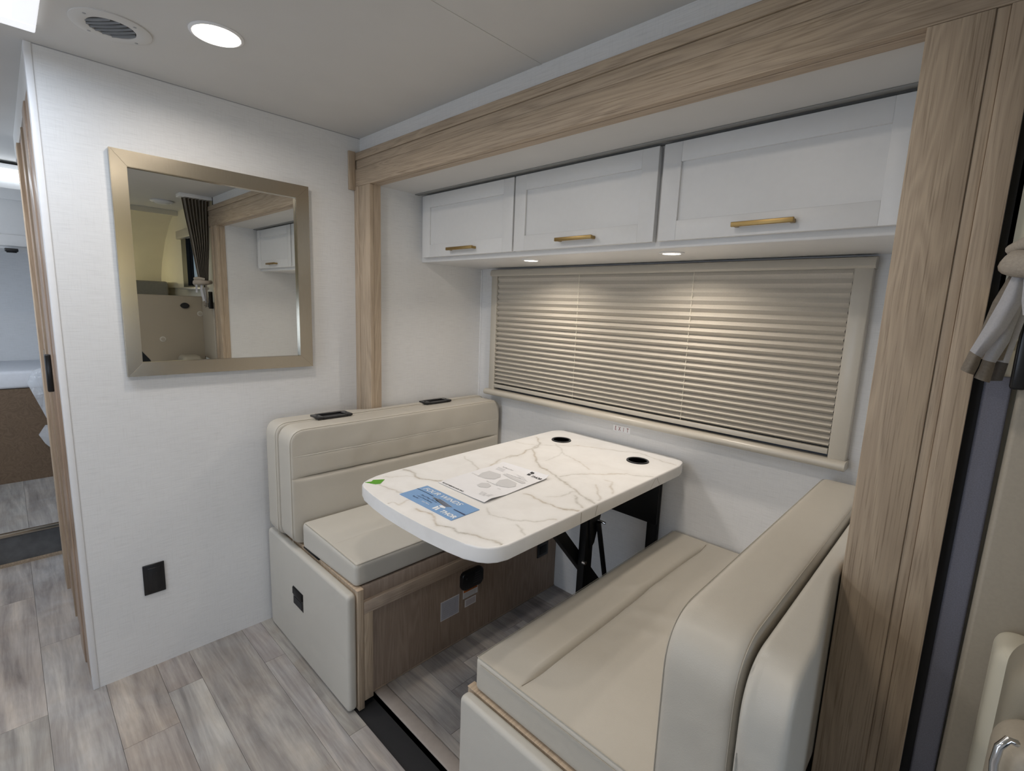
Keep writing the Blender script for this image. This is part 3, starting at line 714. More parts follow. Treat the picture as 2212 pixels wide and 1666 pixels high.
for x, lb in ((-1.376, 'lit puck light under the cabinet, left above the window shade'), (-.768, 'lit puck light under the cabinet, right above the window shade')):
    g = thing('puck_light', (x, 1.515, 1.5747), lb, 'light', 'puck lights under the overhead cabinet')
    lathe('trim_ring', (x, 1.515, 1.5747), [(.040, 0), (.040, -.002), (.031, -.005), (.028, -.004), (.028, 0)], 'trimwhite', g, 32)
    lathe('lens', (x, 1.515, 1.5747), [(.0285, -.0035), (.015, -.0045), (0, -.005)], 'lens', g, 32)
    area('led', (x, 1.515, 1.5747-.008), (x, 1.53, 0), .05, 0, 1.9, WARM, 'DISK', math.radians(150), g)

# ================================================================== WINDOW SHADE
wx0, wx1, wz0, wz1 = -1.861, -.264, .928, 1.568
ws_ = thing('window_2', (-1.06, YW, .93), 'dinette window pane hidden behind the pleated shade', 'window'); ws_['kind'] = 'structure'
box('pane', (wx0+.02, wx1-.02, YW-.008, YW, .93, 1.55), 'pane', ws_)
sh = thing('window_shade', (-1.06, 1.76, .93), 'beige pleated window shade in a taupe frame, lowered', 'window shade')
box('side_rail', (wx0, -1.822, 1.757, YW, wz0+.02, 1.535), 'shadeframe', sh, .003)
box('side_rail', (-.312, wx1, 1.757, YW, wz0+.02, 1.540), 'shadeframe', sh, .003)
prism('head_rail', [(1.756, 1.533), (1.750, 1.540), (1.752, 1.556), (1.758, 1.565), (1.770, 1.568), (YW-.001, 1.568), (YW-.001, 1.533)], 'x', wx0-.004, wx1+.003, 'shadeframe', sh)
prism('sill_bar', [(1.742+.013*math.cos(a)*1.1-.0, .941+.0145*math.sin(a)) for a in [math.pi/2+math.pi*i/10 for i in range(11)]]+[(YW-.001, .9265), (YW-.001, .9555)], 'x', wx0-.008, wx1+.004, 'shadeframe', sh)
NP = 22; zt, zb = 1.536, .986; dp = .0125
bm = bmesh.new(); prev = None
for k in range(2*NP+1):
    t_ = k/(2*NP); z = zt+(zb-zt)*(t_*1.22-.22*t_*t_)
    dd_ = .007+.015*min(1, t_/.30); y = 1.7575+(.020-dd_)*.5 + (dd_ if k % 2 == 0 else 0)
    row = [bm.verts.new((x, y, z)) for x in np.linspace(-1.8205, -.3135, 12)]
    if prev:
        for i in range(11): bm.faces.new((prev[i], prev[i+1], row[i+1], row[i]))
    prev = row
me = bm_me('pleated_fabric', bm)
link('pleated_fabric', me, 'shade', sh)
box('bottom_rail', (-1.8205, -.3135, 1.757, 1.781, .966, .984), 'shadeframe', sh, .002)
for x in (-1.314, -.80):
    tube('lift_cord', [(x, 1.7635, 1.535), (x, 1.7635, .985)], .0009, 'cord', sh, 5)
ex = thing('exit_sign', (-1.068, YW, .873), 'small white EXIT sticker on the wall under the window shade', 'sign')
box('sticker', (-1.110, -1.027, YW-.0014, YW-.0002, .8735, .9005), plain('sticker_white', (.92, .92, .93), .35, nz=0), ex)
for i_, ch in enumerate('EXIT'):
    text_mesh('lettering', ch, .0245, ((-1.098+.0195*i_, YW-.0018, .8785), (1, 0, 0), (0, 0, 1)), 'inkred', ex, 0, .62, 'CENTER', bold=.0003)

# ================================================================== TABLE
TZ, TT = .826, .040
near = [(-1.340, .742), (-1.325, .728), (-1.296, .718), (-1.222, .706), (-1.144, .699), (-1.06, .697), (-.966, .699), (-.880, .707), (-.824, .716), (-.79, .727), (-.770, .742), (-.757, .762), (-.750, .79)]
far = [(-.755+.0*k, 1.70) for k in range(1)] + [(-.762+(-.055)*(1-math.cos(a)), 1.725+.055*math.sin(a)) for a in [math.pi/2*i/6 for i in range(7)]]
far2 = [(-1.330-.058*math.sin(a), 1.722+.058*math.cos(a)) for a in [math.pi/2*i/6 for i in range(7)]]
outline = near + far + far2 + [(-1.380, 1.2), (-1.370, .86), (-1.362, .80), (-1.353, .765)]
VEINS=[
(2.2,[(-1.359, 0.904), (-1.324, 0.91), (-1.278, 0.895), (-1.245, 0.894), (-1.222, 0.909), (-1.194, 0.929)]),
(1.2,[(-1.288, 0.766), (-1.232, 0.773), (-1.2, 0.776), (-1.167, 0.792)]),
(1.9,[(-1.065, 0.747), (-1.01, 0.756), (-0.971, 0.739), (-0.936, 0.73), (-0.912, 0.741), (-0.883, 0.744), (-0.849, 0.759), (-0.823, 0.767), (-0.8, 0.77), (-0.782, 0.777), (-0.755, 0.776)]),
(1.4,[(-1.189, 1.016), (-1.182, 1.067), (-1.189, 1.133), (-1.217, 1.196), (-1.235, 1.242), (-1.238, 1.293), (-1.224, 1.329), (-1.247, 1.396), (-1.267, 1.474), (-1.273, 1.51), (-1.338, 1.566)]),
(1.0,[(-1.349, 1.155), (-1.272, 1.129), (-1.221, 1.11), (-1.188, 1.089)]),
(1.8,[(-1.246, 1.43), (-1.196, 1.384), (-1.122, 1.314), (-1.065, 1.28), (-1.017, 1.269), (-0.961, 1.245), (-0.904, 1.217), (-0.863, 1.198), (-0.83, 1.184), (-0.791, 1.169), (-0.758, 1.159)]),
(2.0,[(-0.945, 1.059), (-0.926, 1.061), (-0.899, 1.053), (-0.864, 1.054), (-0.829, 1.049), (-0.805, 1.05), (-0.779, 1.063), (-0.752, 1.081)]),
(1.5,[(-0.968, 1.263), (-0.959, 1.306), (-0.943, 1.338), (-0.915, 1.372), (-0.89, 1.396), (-0.868, 1.429), (-0.839, 1.464), (-0.811, 1.471), (-0.783, 1.491), (-0.76, 1.512)]),
(1.2,[(-1.17, 1.611), (-1.139, 1.632), (-1.087, 1.648), (-1.058, 1.665), (-1.026, 1.677), (-0.984, 1.703), (-0.942, 1.728), (-0.877, 1.711), (-0.819, 1.701), (-0.773, 1.695)]),
(0.8,[(-1.233, 1.562), (-1.173, 1.521), (-1.124, 1.474), (-1.058, 1.456), (-0.985, 1.42), (-0.946, 1.396)]),
(1.7,[(-1.352, 1.581), (-1.283, 1.519), (-1.255, 1.475), (-1.252, 1.422), (-1.224, 1.333), (-1.228, 1.278)]),
(0.7,[(-1.369, 1.451), (-1.312, 1.462), (-1.264, 1.502), (-1.169, 1.603)]),
(0.7,[(-0.834, 1.189), (-0.858, 1.183), (-0.857, 1.132), (-0.886, 1.088)]),
(1.0,[(-0.938, 0.895), (-0.906, 0.876), (-0.873, 0.878), (-0.828, 0.903), (-0.792, 0.936), (-0.765, 0.984)]),
(1.0,[(-0.815, 0.885), (-0.783, 0.872), (-0.753, 0.853)]),
(0.9,[(-1.144, 0.704), (-1.144, 0.724), (-1.116, 0.727), (-1.132, 0.769)]),
(0.7,[(-0.851, 1.352), (-0.831, 1.352), (-0.792, 1.294), (-0.762, 1.264)]),
(1.0,[(-0.844, 1.289), (-0.814, 1.245), (-0.781, 1.211), (-0.764, 1.181)]),
(0.6,[(-1.14, 1.489), (-1.122, 1.425), (-1.113, 1.355)]),
(1.3,[(-0.838, 1.164), (-0.807, 1.131), (-0.767, 1.102)]),
(0.5,[(-1.338, 0.81), (-1.312, 0.855), (-1.27, 0.898)]),
]
def in_poly(P, X, Yv):
    ins = np.zeros(X.shape, bool); n = len(P)
    for i in range(n):
        x1, y1 = P[i]; x2, y2 = P[(i+1) % n]
        c = ((y1 > Yv) != (y2 > Yv)) & (X < (x2-x1)*(Yv-y1)/(y2-y1+1e-12)+x1); ins ^= c
    return ins
def table_top(parent):
    # fine grid clipped to the outline, so the printed veins can ride on vertices
    st_ = .0032; gx = np.arange(-1.40, -.74, st_); gy = np.arange(.69, 1.79, st_)
    GX, GY = np.meshgrid(gx, gy, indexing='ij')
    P = np.array(outline)
    # shrink test: keep quads whose corners all lie inside
    ins = in_poly(outline, GX, GY)
    # distance to outline
    D = np.full(GX.shape, 9.)
    for i in range(len(P)):
        a, b_ = P[i], P[(i+1) % len(P)]; ab = b_-a; L2 = ab@ab
        t_ = np.clip(((GX-a[0])*ab[0]+(GY-a[1])*ab[1])/L2, 0, 1)
        D = np.minimum(D, np.hypot(GX-a[0]-t_*ab[0], GY-a[1]-t_*ab[1]))
    keep = ins & (D > .0045)
    rs = np.random.RandomState(2)
    hw = sum(np.sin(GX*f+p1)*np.cos(GY*f*1.1+p2)/f for f, p1, p2 in ((60, 1, 2), (130, .5, 1), (260, 2, .3), (500, 1, 3)))
    hw2 = sum(np.cos(GX*f+p1)*np.sin(GY*f*.9+p2)/f for f, p1, p2 in ((70, 1, 2), (150, .5, 1), (240, 2, .3), (520, 1, 3)))
    WX, WY = GX+hw*.28, GY+hw2*.28; VN = np.zeros(GX.shape)
    for w, pl in VEINS:
        for a, b_ in zip(pl[:-1], pl[1:]):
            a = np.array(a); b_ = np.array(b_); ab = b_-a; L2 = ab@ab
            t_ = np.clip(((WX-a[0])*ab[0]+(WY-a[1])*ab[1])/L2, 0, 1)
            d_ = np.hypot(WX-a[0]-t_*ab[0], WY-a[1]-t_*ab[1])
            VN = np.maximum(VN, min(.95, .40+.24*w)*np.exp(-(d_/(.0016+.0011*w))**2)+.16*w/2*np.exp(-(d_/.014)**2))
    idx = -np.ones(GX.shape, int); idx[keep] = np.arange(keep.sum())
    vs = np.stack([GX[keep], GY[keep], np.full(keep.sum(), TZ)], 1)
    q = keep[:-1, :-1] & keep[1:, :-1] & keep[1:, 1:] & keep[:-1, 1:]
    I, J = np.nonzero(q)
    F = np.stack([idx[I, J], idx[I+1, J], idx[I+1, J+1], idx[I, J+1]], 1)
    me = bpy.data.meshes.new('printed_surface'); me.from_pydata(vs.tolist(), [], F.tolist())
    at = me.attributes.new('vein', 'FLOAT', 'POINT'); at.data.foreach_set('value', VN[keep].astype(np.float32))
    me.update(); return link('marble_surface', me, 'marble', parent)
tbl = thing('dinette_table', (-1.06, 1.25, ZS), 'white marble-look dinette table with rounded end and black folding legs', 'table')
bm = bmesh.new(); TB = prism('table_top', outline, 'z', TZ-TT, TZ-.0001, 'marble', tbl, .004, 3)
table_top(tbl)
# edge veins running down the front and side edges
def side_x(y): return -.750-.005*(y-.79)/.91+.0005
for (ya, yb_) in ((1.081, 1.081), (1.160, 1.152), (1.511, 1.478), (1.520, 1.545)):
    quadsheet('edge_vein', [[(side_x(ya), ya, TZ-.004), (side_x(ya), ya+.0028, TZ-.004), (side_x(yb_), yb_+.0022, TZ-TT+.005), (side_x(yb_), yb_, TZ-TT+.005)]], plain('vein_print', (.50, .47, .41), .35) if ya < 1.1 else bpy.data.materials['vein_print'], tbl)
for x, y in ((-1.258, 1.628), (-.890, 1.628)):
    ch = lathe('cup_holder', (x, y, TZ), [(.034, .001), (.035, .0035), (.041, .0035), (.0425, .0005), (.0425, -.0002)], 'black', tbl, 40); ch['label'] = 'black cup holder'
    lathe('well', (x, y, TZ), [(.0345, .0012), (.0, .0010)], plain('cup_well_dark', (.0008, .0008, .0008), .9, spec=0) if x < -1 else bpy.data.materials['cup_well_dark'], ch, 40)  # flat near-black disc paints the shadow inside the uncut cup hole
    lathe('well_body', (x, y, TZ-TT), [(.036, 0), (.034, -.03), (.0, -.03)], 'black', ch, 24)
def bar(name, p, q, wdt, thk, mat, par):
    """flat bar in a plane x=const from p=(y,z) to q"""
    x = p[0]; a = Vector((p[1], p[2])); b_ = Vector((q[1], q[2])); d_ = (b_-a).normalized(); n_ = Vector((-d_.y, d_.x))*wdt/2
    pts = [tuple(a+n_), tuple(b_+n_), tuple(b_-n_), tuple(a-n_)]
    return prism(name, pts, 'x', x-thk/2, x+thk/2, mat, par, .001)
LX = -.95
bar('leg_bar', (LX-.016, 1.135, .768), (LX-.016, 1.755, .060), .040, .028, 'blackm', tbl)
bar('leg_bar', (LX+.013, 1.392, .775), (LX+.013, 1.382, .045), .046, .028, 'blackm', tbl)
prism('gusset', [(1.37, .70), (1.372, .775), (1.475, .775), (1.44, .65), (1.41, .56), (1.39, .54)], 'x', LX+.0275, LX+.034, 'blackm', tbl)
for b4 in ((1.36, 1.41, ZS, .050), (1.73, 1.764, ZS, .065)): box('foot_rail', (LX-.12, LX+.05)+b4, 'blackm', tbl, .002)
for b4 in ((1.11, 1.15, .765, TZ-TT), (1.40, 1.50, .770, TZ-TT)): box('top_rail', (LX-.12, LX+.05)+b4, 'blackm', tbl, .002)
tube('gas_strut', [(LX+.045, 1.412, .64), (LX+.045, 1.487, .375)], .009, 'blackm', tbl, 10)
tube('strut_rod', [(LX+.045, 1.484, .385), (LX+.045, 1.525, .22), (LX+.045, 1.56, .05)], .004, 'blackm', tbl, 8)
tube('bolt', [(LX+.026, 1.358, .500), (LX+.038, 1.358, .500)], .007, 'chrome', tbl, 8)
tube('bolt', [(LX+.034, 1.425, .640), (LX+.062, 1.430, .636)], .005, 'chrome', tbl, 8)
wm = box('wall_rail', (-.905, -.862, 1.772, YW-.0005, ZS, TZ-TT), 'blackm', tbl, .002)
box('wall_cross_plate', (-1.36, -.862, 1.765, 1.775, .535, TZ-TT), 'blackm', tbl, .001)

# things on the table
gt = prism('tape_piece', [(-1.332, .742), (-1.325, .760), (-1.334, .772), (-1.316, .802), (-1.292, .772), (-1.298, .758)], 'z', TZ+.0002, TZ+.0012, 'green', None)
tag(gt, 'torn piece of green tape at the rounded table corner', 'tape')
br = thing('brochure', (-1.06, .82, TZ), 'blue FOUR WINDS brochure card lying on the table', 'brochure')
BO = Vector((-1.181, .769, TZ+.0012)); BR = Vector((.240, .001, 0)); BU = Vector((-.003, .102, 0))
def bp(u, v, dz=0): p = BO+BR*u+BU*v; return (p.x, p.y, TZ+.0022+dz)
pl_ = [BO, BO+BR, BO+BR+BU, BO+BU]
prism('card', [(p.x, p.y) for p in pl_], 'z', TZ+.0002, TZ+.0018, 'blue', br)
RV, UV = BR.normalized(), BU.normalized()
text_mesh('title', 'FOUR WINDS', .0245, (bp(.05, .735), RV, UV), 'inkw', br, .3, 1.12, bold=.0002)
text_mesh('logo_word', 'THOR', .0215, (bp(.725, .10), RV, UV), 'inkw', br, .2, 1.02, bold=.0008)
quadsheet('logo_emblem', [[bp(.605, .08), bp(.632, .08), bp(.642, .25), bp(.60, .30)], [bp(.65, .08), bp(.685, .08), bp(.668, .27), bp(.65, .27)], [bp(.60, .33), bp(.66, .29), bp(.71, .33), bp(.695, .40), bp(.62, .41)]], 'inkw', br)
text_mesh('small_print', "Don't Miss Out on", .0105, (bp(.20, .40), RV, UV), 'inknavy', br, 0, .95)
text_mesh('small_print', "a lot of Travel Planning", .0095, (bp(.18, .29), RV, UV), 'inknavy', br, 0, .82)
text_mesh('small_print', "Benefits!", .0095, (bp(.16, .18), RV, UV), 'inknavy', br, 0, .85)
text_mesh('small_print', "Scan Here", .0095, (bp(.36, .15), RV, UV), 'inkw', br, 0, .85)
quadsheet('swoosh', [[bp(.0, .645), bp(.20, .65), bp(.34, .64), bp(.34, .61), bp(.2, .625), bp(.0, .615)]], 'inknavy', br)
quadsheet('swoosh', [[bp(.80, .50), bp(1.0, .50), bp(1.0, .44), bp(.80, .46)]], 'inknavy', br)
for k in range(8):
    a0 = .33+.035*abs(k-3); a1 = .82-.02*(7-k)-.01*k
    v0 = .545-.016*(7-k)*.4; v1 = .46+.018*(k-3)
    quadsheet('stripe', [[bp(a0, v0+.012*k), bp(a0+.02, v0+.014+.012*k), bp(a1, v1+.012), bp(a1, v1)]], 'inkk' if k % 2 == 0 else 'inkg', br)
pp = thing('info_sheet', (-1.08, 1.06, TZ), 'white printed info sheet with curled edge and black THOR logo on the table', 'paper')
PO = Vector((-1.186, .914, 0)); PR = Vector((.219, -.003, 0)); PU = Vector((-.012, .302, 0))
def ph(u, v):   # lift of the curled sheet
    u = min(1, max(0, u)); v = min(1, max(0, v))
    h = .0012+.0006*math.sin(u*5+v*4)+.0006
    h += .011*max(0, .30-v)/.30*max(0, (u-.35)/.65)**1.5*(.35+.65*min(1, v/.10))
    h += .009*(max(0, v-.90)/.10)**2*(.35+.65*u) + .004*(max(0, u-.93)/.07)**2*v
    return h
def pq(u, v, dz=.0009): p = PO+PR*u+PU*v; return (p.x, p.y, TZ+ph(u, v)+dz)
bm = bmesh.new(); n1, n2 = 40, 56
G = [[bm.verts.new(pq(i/n1, j/n2, 0)) for j in range(n2+1)] for i in range(n1+1)]
G2 = [[bm.verts.new(pq(i/n1, j/n2, -.0005)) for j in range(n2+1)] for i in range(n1+1)]
for i in range(n1):
    for j in range(n2):
        bm.faces.new((G[i][j], G[i+1][j], G[i+1][j+1], G[i][j+1])); bm.faces.new((G2[i][j], G2[i][j+1], G2[i+1][j+1], G2[i+1][j]))
for i in range(n1):
    bm.faces.new((G[i][0], G2[i][0], G2[i+1][0], G[i+1][0])); bm.faces.new((G[i][n2], G[i+1][n2], G2[i+1][n2], G2[i][n2]))
for j in range(n2):
    bm.faces.new((G[0][j], G[0][j+1], G2[0][j+1], G2[0][j])); bm.faces.new((G[n1][j], G2[n1][j], G2[n1][j+1], G[n1][j+1]))
link('sheet', bm_me('sheet', bm, True, 60), 'paper', pp)
def conf(o):   # drape a flat print on the curled sheet
    for v in o.data.vertices:
        d_ = Vector((v.co.x, v.co.y, 0))-PO; u = d_.dot(PR)/PR.length_squared; w = d_.dot(PU)/PU.length_squared
        v.co.z = TZ+ph(min(1, max(0, u)), min(1, max(0, w)))+.0007
PRn, PUn = PR.normalized(), PU.normalized()
def ptext(n_, s, sz, u, v, mat='inkk', sh_=0, sx=1, bold=0): conf(text_mesh(n_, s, sz, (pq(u, v), PRn, PUn), mat, pp, sh_, sx, bold=bold))
ptext('logo_word', 'THOR', .0195, .745, .882, 'inkk', .2, .84, .0007)
quadsheet('logo_emblem', [[pq(.665, .89), pq(.685, .89), pq(.692, .93), pq(.66, .94)], [pq(.697, .89), pq(.72, .89), pq(.712, .935), pq(.697, .935)], [pq(.66, .95), pq(.70, .94), pq(.74, .95), pq(.73, .975), pq(.67, .98)]], 'inkk', pp)
ptext('heading', 'Tire Placard Check', .0085, .15, .87, 'inkk', 0, .8)
for i_ in range(4): ptext('small_print', 'see owner guide', .006, .12+.01*i_, .825-.022*i_, 'inkg', 0, .9)
for i_ in range(4): ptext('small_print', 'front rear spare', .006, .56+.05*i_, .80-.022*i_, 'inkg', 0, .9)
ptext('footer', 'DO NOT REMOVE UNTIL SOLD', .0088, .06, .02, 'inkk', 0, .82, .0003)
def pf(name, poly, mat): return quadsheet(name, [[pq(u, v, .0007) for u, v in poly]], mat, pp)
pf('diagram', [(.20, .44), (.14, .55), (.15, .66), (.38, .68), (.46, .62), (.46, .52), (.36, .46)], 'inklg')
pf('diagram', [(.60, .44), (.54, .54), (.58, .64), (.80, .62), (.88, .54), (.84, .46), (.72, .42)], 'inklg')
pf('diagram', [(.46, .26), (.44, .34), (.52, .39), (.62, .36), (.64, .29), (.54, .24)], 'inklg')
pf('diagram', [(.40, .73), (.86, .71), (.90, .68), (.86, .65), (.60, .67), (.40, .70)], 'inklg')
for k in range(10):
    pf('diagram_line', [(.20+.022*k, .47+.008*k), (.205+.022*k, .47+.008*k), (.235+.022*k, .54+.008*k), (.23+.022*k, .54+.008*k)], 'inkg')
    pf('diagram_line', [(.60+.022*k, .46+.006*k), (.605+.022*k, .46+.006*k), (.63+.022*k, .53+.006*k), (.625+.022*k, .53+.006*k)], 'inkg')
for i_ in range(4):
    ptext('small_print', 'text notes', .006, .70+.015*i_, .16-.022*i_, 'inkg'); ptext('small_print', 'ref code', .006, .86, .17-.02*i_, 'inkg', 0, .7)
ptext('small_print', 'left side panel', .006, .05, .45, 'inkg'); ptext('small_print', 'front tire panel load', .0065, .44, .41, 'inkk'); ptext('small_print', 'option', .006, .74, .36, 'inkg'); ptext('small_print', 'tire and load information', .0065, .42, .74, 'inkk')

# ================================================================== BENCHES
def bench(side):
    L = side == 'left'
    xf, xb = (-1.386, -1.955) if L else (-.795, -.155)      # panel face, back
    s = 1 if L else -1                                     # +X faces the table for the left bench
    x0, x1 = min(xf, xb), max(xf, xb)
    b_ = thing('bench', ((x0+x1)/2, 1.25, ZS), ('left' if L else 'right')+' dinette bench box of light oak with a cream padded end panel', 'bench', None)
    def bx(n, xa, xb_, y0, y1, z0, z1, mat, bev=.0012, par=b_):
        return box(n, (min(xa, xb_), max(xa, xb_), y0, y1, z0, z1), mat, par, bev)
    bx('end_board', xf+s*.020, xb, .731, .752, .0, .443, 'oak_z')
    bx('end_board_edge', xf+s*.020, xb, .729, .753, .4432, .4452, 'oak_y')
    bx('front_panel', xf, xf-s*.012, .752, YW-.001, ZS+.001, .385, 'panel', 0)
    bx('top_rail', xf+s*.004, xf-s*.012, .752, YW-.001, .395, .443, 'panel')
    bx('face_rail', xf+s*.020, xf-s*.012, .753, 1.25 if L else 1.7, .352, .395, 'frame')
    bx('face_stile', xf+s*.020, xf-s*.012, .753, .786, .0275, .352, 'oak_z2')
    bx('seat_deck', xf-s*.012, xb, .752, YW-.001, .425, .443, 'oak_y', 0)
    bx('kick_strip', xf+s*.003, xf, .786, YW-.001, ZS+.001, .030, 'frame', 0)
    # padded end panel
    px = xf+s*.014
    cushion('end_pad', (min(px, xb-s*.10 if L else .0), max(px, xb-s*.10 if L else .0), .697, .729, .004, .436) if L else (-.809, -.16, .697, .729, .004, .445), .012, 'seat2', b_, 'xz', .022, (0, .004, 0), n=(14, 3, 12))
    return b_
bl_ = bench('left'); br_ = bench('right')
bl_.name = 'bench'; br_.name = 'bench.001'
for c in bl_.children:
    pass
# pull latch in the left pad
lt = box('pull_latch', (-1.803, -1.707, .6935, .6975, .212, .290), 'blackm', bl_, .001)
def yb(n_, b_, mat, par, bev=.001): return box(n_, b_, mat, par, bev)
yb('latch_plate', (-1.801, -1.709, .692, .696, .214, .288), 'black', lt, .002)
yb('latch_lip', (-1.798, -1.712, .688, .693, .258, .286), 'blackm', lt, .002)
yb('latch_recess', (-1.790, -1.720, .6905, .6925, .220, .248), 'rubber', lt, .0)
# things mounted on the left bench front
XF = -1.386
MAT['vent_g'] = plain('alarm_grey_print', (.06, .06, .065), .5)
al = thing('gas_alarm', (XF, 1.238, .25), 'black rounded gas alarm on the left bench front', 'alarm')
prism('alarm_body', rrect(1.184, 1.294, .252, .325, .014), 'x', XF, XF+.020, 'black', al, .004, 3)
for k in range(5): box('grille_slot', (XF+.020, XF+.0206, 1.240+.002*k, 1.282-.002*k, .268+.010*k, .271+.010*k), 'vent_g', al)
tube('indicator', [(XF+.019, 1.205, .30), (XF+.0212, 1.205, .30)], .004, 'rubber', al, 10)
w1 = thing('warning_sticker', (XF, 1.24, .203), 'white sticker with orange WARNING header under the black alarm', 'sticker')
box('label_stock', (XF+.0003, XF+.0009, 1.202, 1.282, .203, .244), 'paper', w1)
box('header_band', (XF+.0009, XF+.0012, 1.205, 1.279, .229, .2415), 'orange', w1)
text_mesh('header_text', 'WARNING', .0125, ((XF+.0015, 1.218, .2308), (0, 1, 0), (0, 0, 1)), 'inkk', w1, 0, .95)
for k in range(4): text_mesh('small_print', 'Keep alarm clear and test weekly', .0055, ((XF+.0015, 1.207, .2215-.0055*k), (0, 1, 0), (0, 0, 1)), 'inkg', w1, 0, .85)
w2 = thing('service_sticker', (XF, 1.243, .162), 'small blank pale sticker directly below the orange warning sticker', 'sticker')
box('label_stock', (XF+.0003, XF+.0009, 1.213, 1.273, .162, .195), 'paper', w2)
box('label_field', (XF+.0009, XF+.0011, 1.217, 1.269, .166, .191), plain('pale_label', (.58, .55, .58), .6), w2)
w3 = thing('certificate_sticker', (XF, 1.135, .156), 'large pale blue-grey square sticker left of the orange warning sticker', 'sticker')
box('label_stock', (XF+.0003, XF+.0009, 1.089, 1.182, .156, .237), 'paper', w3)
box('label_field', (XF+.0009, XF+.0011, 1.092, 1.179, .159, .234), plain('blue_grey_label', (.50, .52, .60), .6), w3)
for k in range(7): text_mesh('small_print', 'inspected unit record and codes', .0058, ((XF+.0014, 1.098, .222-.0085*k), (0, 1, 0), (0, 0, 1)), 'inkg', w3, 0, .88)
bo = thing('bench_outlet', (XF, 1.69, .218), 'dark outlet plate on the left bench front near the window wall', 'outlet')
box('cover_plate', (XF, XF+.005, 1.655, 1.731, .218, .285), 'black', bo, .002)
box('receptacle', (XF+.005, XF+.007, 1.668, 1.718, .231, .272), 'blackm', bo, .001)

# ---- cushions
def wr(p, src, amp, f, ph_, ax, sx, sy):
    return p
def seat_left(p, s):
    # front edge rolls slightly, near end sits back towards the left
    if s[1] < 0: p[1] -= .012*(1-s[0])/2*max(0, -s[1])**6
    if s[2] > -.9: p[2] += .022*(1-s[0])/2*min(1, (s[2]+1)/2)
    if s[2] > 0: p[2] += .003*math.sin(p[1]*21)*math.sin(p[0]*17)*(1-abs(s[0])**2)*(1-abs(s[1])**2)
    return p
sc1 = thing('seat_cushion', (-1.62, 1.27, .4455), 'cream leather seat cushion of the left bench, under the table', 'cushion')
cushion('cushion_body', (-1.770, -1.384, .733, 1.785, .446, .527), .014, 'seat2', sc1, 'xy', .02, (0, 0, .006),
        ((2, 1, 0, -1.555, .004, .006),), seat_left, (22, 40, 5))
tube('piping', [(-1.388, .738, .5255), (-1.388, 1.1, .5255), (-1.388, 1.5, .5255), (-1.388, 1.775, .5255)], .0010, 'thread', sc1, 6)
tube('piping', [(-1.392, .737, .5265), (-1.45, .735, .532), (-1.60, .731, .5405), (-1.75, .7265, .5485)], .0010, 'thread', sc1, 6)
tube('seam', [(-1.555, .740, .5345), (-1.555, .85, .5345), (-1.555, 1.6, .5345)], .0012, 'thread', sc1, 6)

def seat_right(p, s):
    if s[2] > 0:
        w = (1-abs(s[0])**4)*(1-abs(s[1])**4)
        # loose folds running across the front half
        x, y = p[0], p[1]
        for (cx, cy, dx, dy, a, wd, ln) in ((-.66, 1.33, .8, .6, .004, .012, .08), (-.69, 1.28, .8, .6, .0035, .010, .07), (-.635, 1.38, .8, .6, .0035, .010, .06), (-.55, 1.22, .9, .35, .004, .014, .09), (-.52, 1.14, .9, .35, .0035, .014, .08)):
            u = (x-cx)*dx+(y-cy)*dy; v = -(x-cx)*dy+(y-cy)*dx
            p[2] += a*math.exp(-(v/wd)**2-(u/ln)**2)*w
        p[2] += .006*math.sin(y*9+1)*w*.5
    if s[0] < 0: p[2] -= 0
    if abs(p[1]-1.787) < .05 and s[0] < -.8: p[1] -= .0
    return p
sc2 = thing('seat_cushion', (-.55, 1.27, .4455), 'cream leather seat cushion of the right bench, wide with a long pleat', 'cushion')
cushion('cushion_body', (-.797, -.322, .735, 1.787, .4475, .533), .010, 'seat', sc2, 'xy', .018, (0, 0, .009),
        ((2, 1, 0, -.655, .019, .0075),), seat_right, (30, 60, 5))
tube('piping', [(-.792, .739, .534), (-.72, .7385, .5345), (-.655, .7385, .534), (-.5, .7385, .5345), (-.328, .7385, .534)], .0010, 'thread', sc2, 6)
tube('piping', [(-.792, .739, .534), (-.794, 1.1, .5335), (-.794, 1.4, .5335), (-.794, 1.775, .533)], .0008, 'thread', sc2, 6)
tube('stitch_line', [(-.775, .7335, .523), (-.655, .7330, .5235), (-.5, .7330, .5235), (-.328, .7335, .523)], .0008, 'thread', sc2, 6)

def seat_top(x, y):
    s0 = (x+.5595)/.2375; s1 = (y-1.261)/.526; q = Vector((x, y, .533+.009*(1-abs(s0)**2.6)*(1-abs(s1)**2.6)))
    q.z -= .019*min(1, max(0, (1-abs(s1))/.16)); return seat_right(q, [s0, s1, 1])
tube('pleat_fold', [tuple(seat_top(-.655, y)+Vector((0, 0, .0004))) for y in np.linspace(.752, 1.765, 60)], .0011, plain('fold_shadow_thread', (.20, .175, .135), .8), sc2, 5)  # dark tube painting in the shadow at the bottom of the pleat

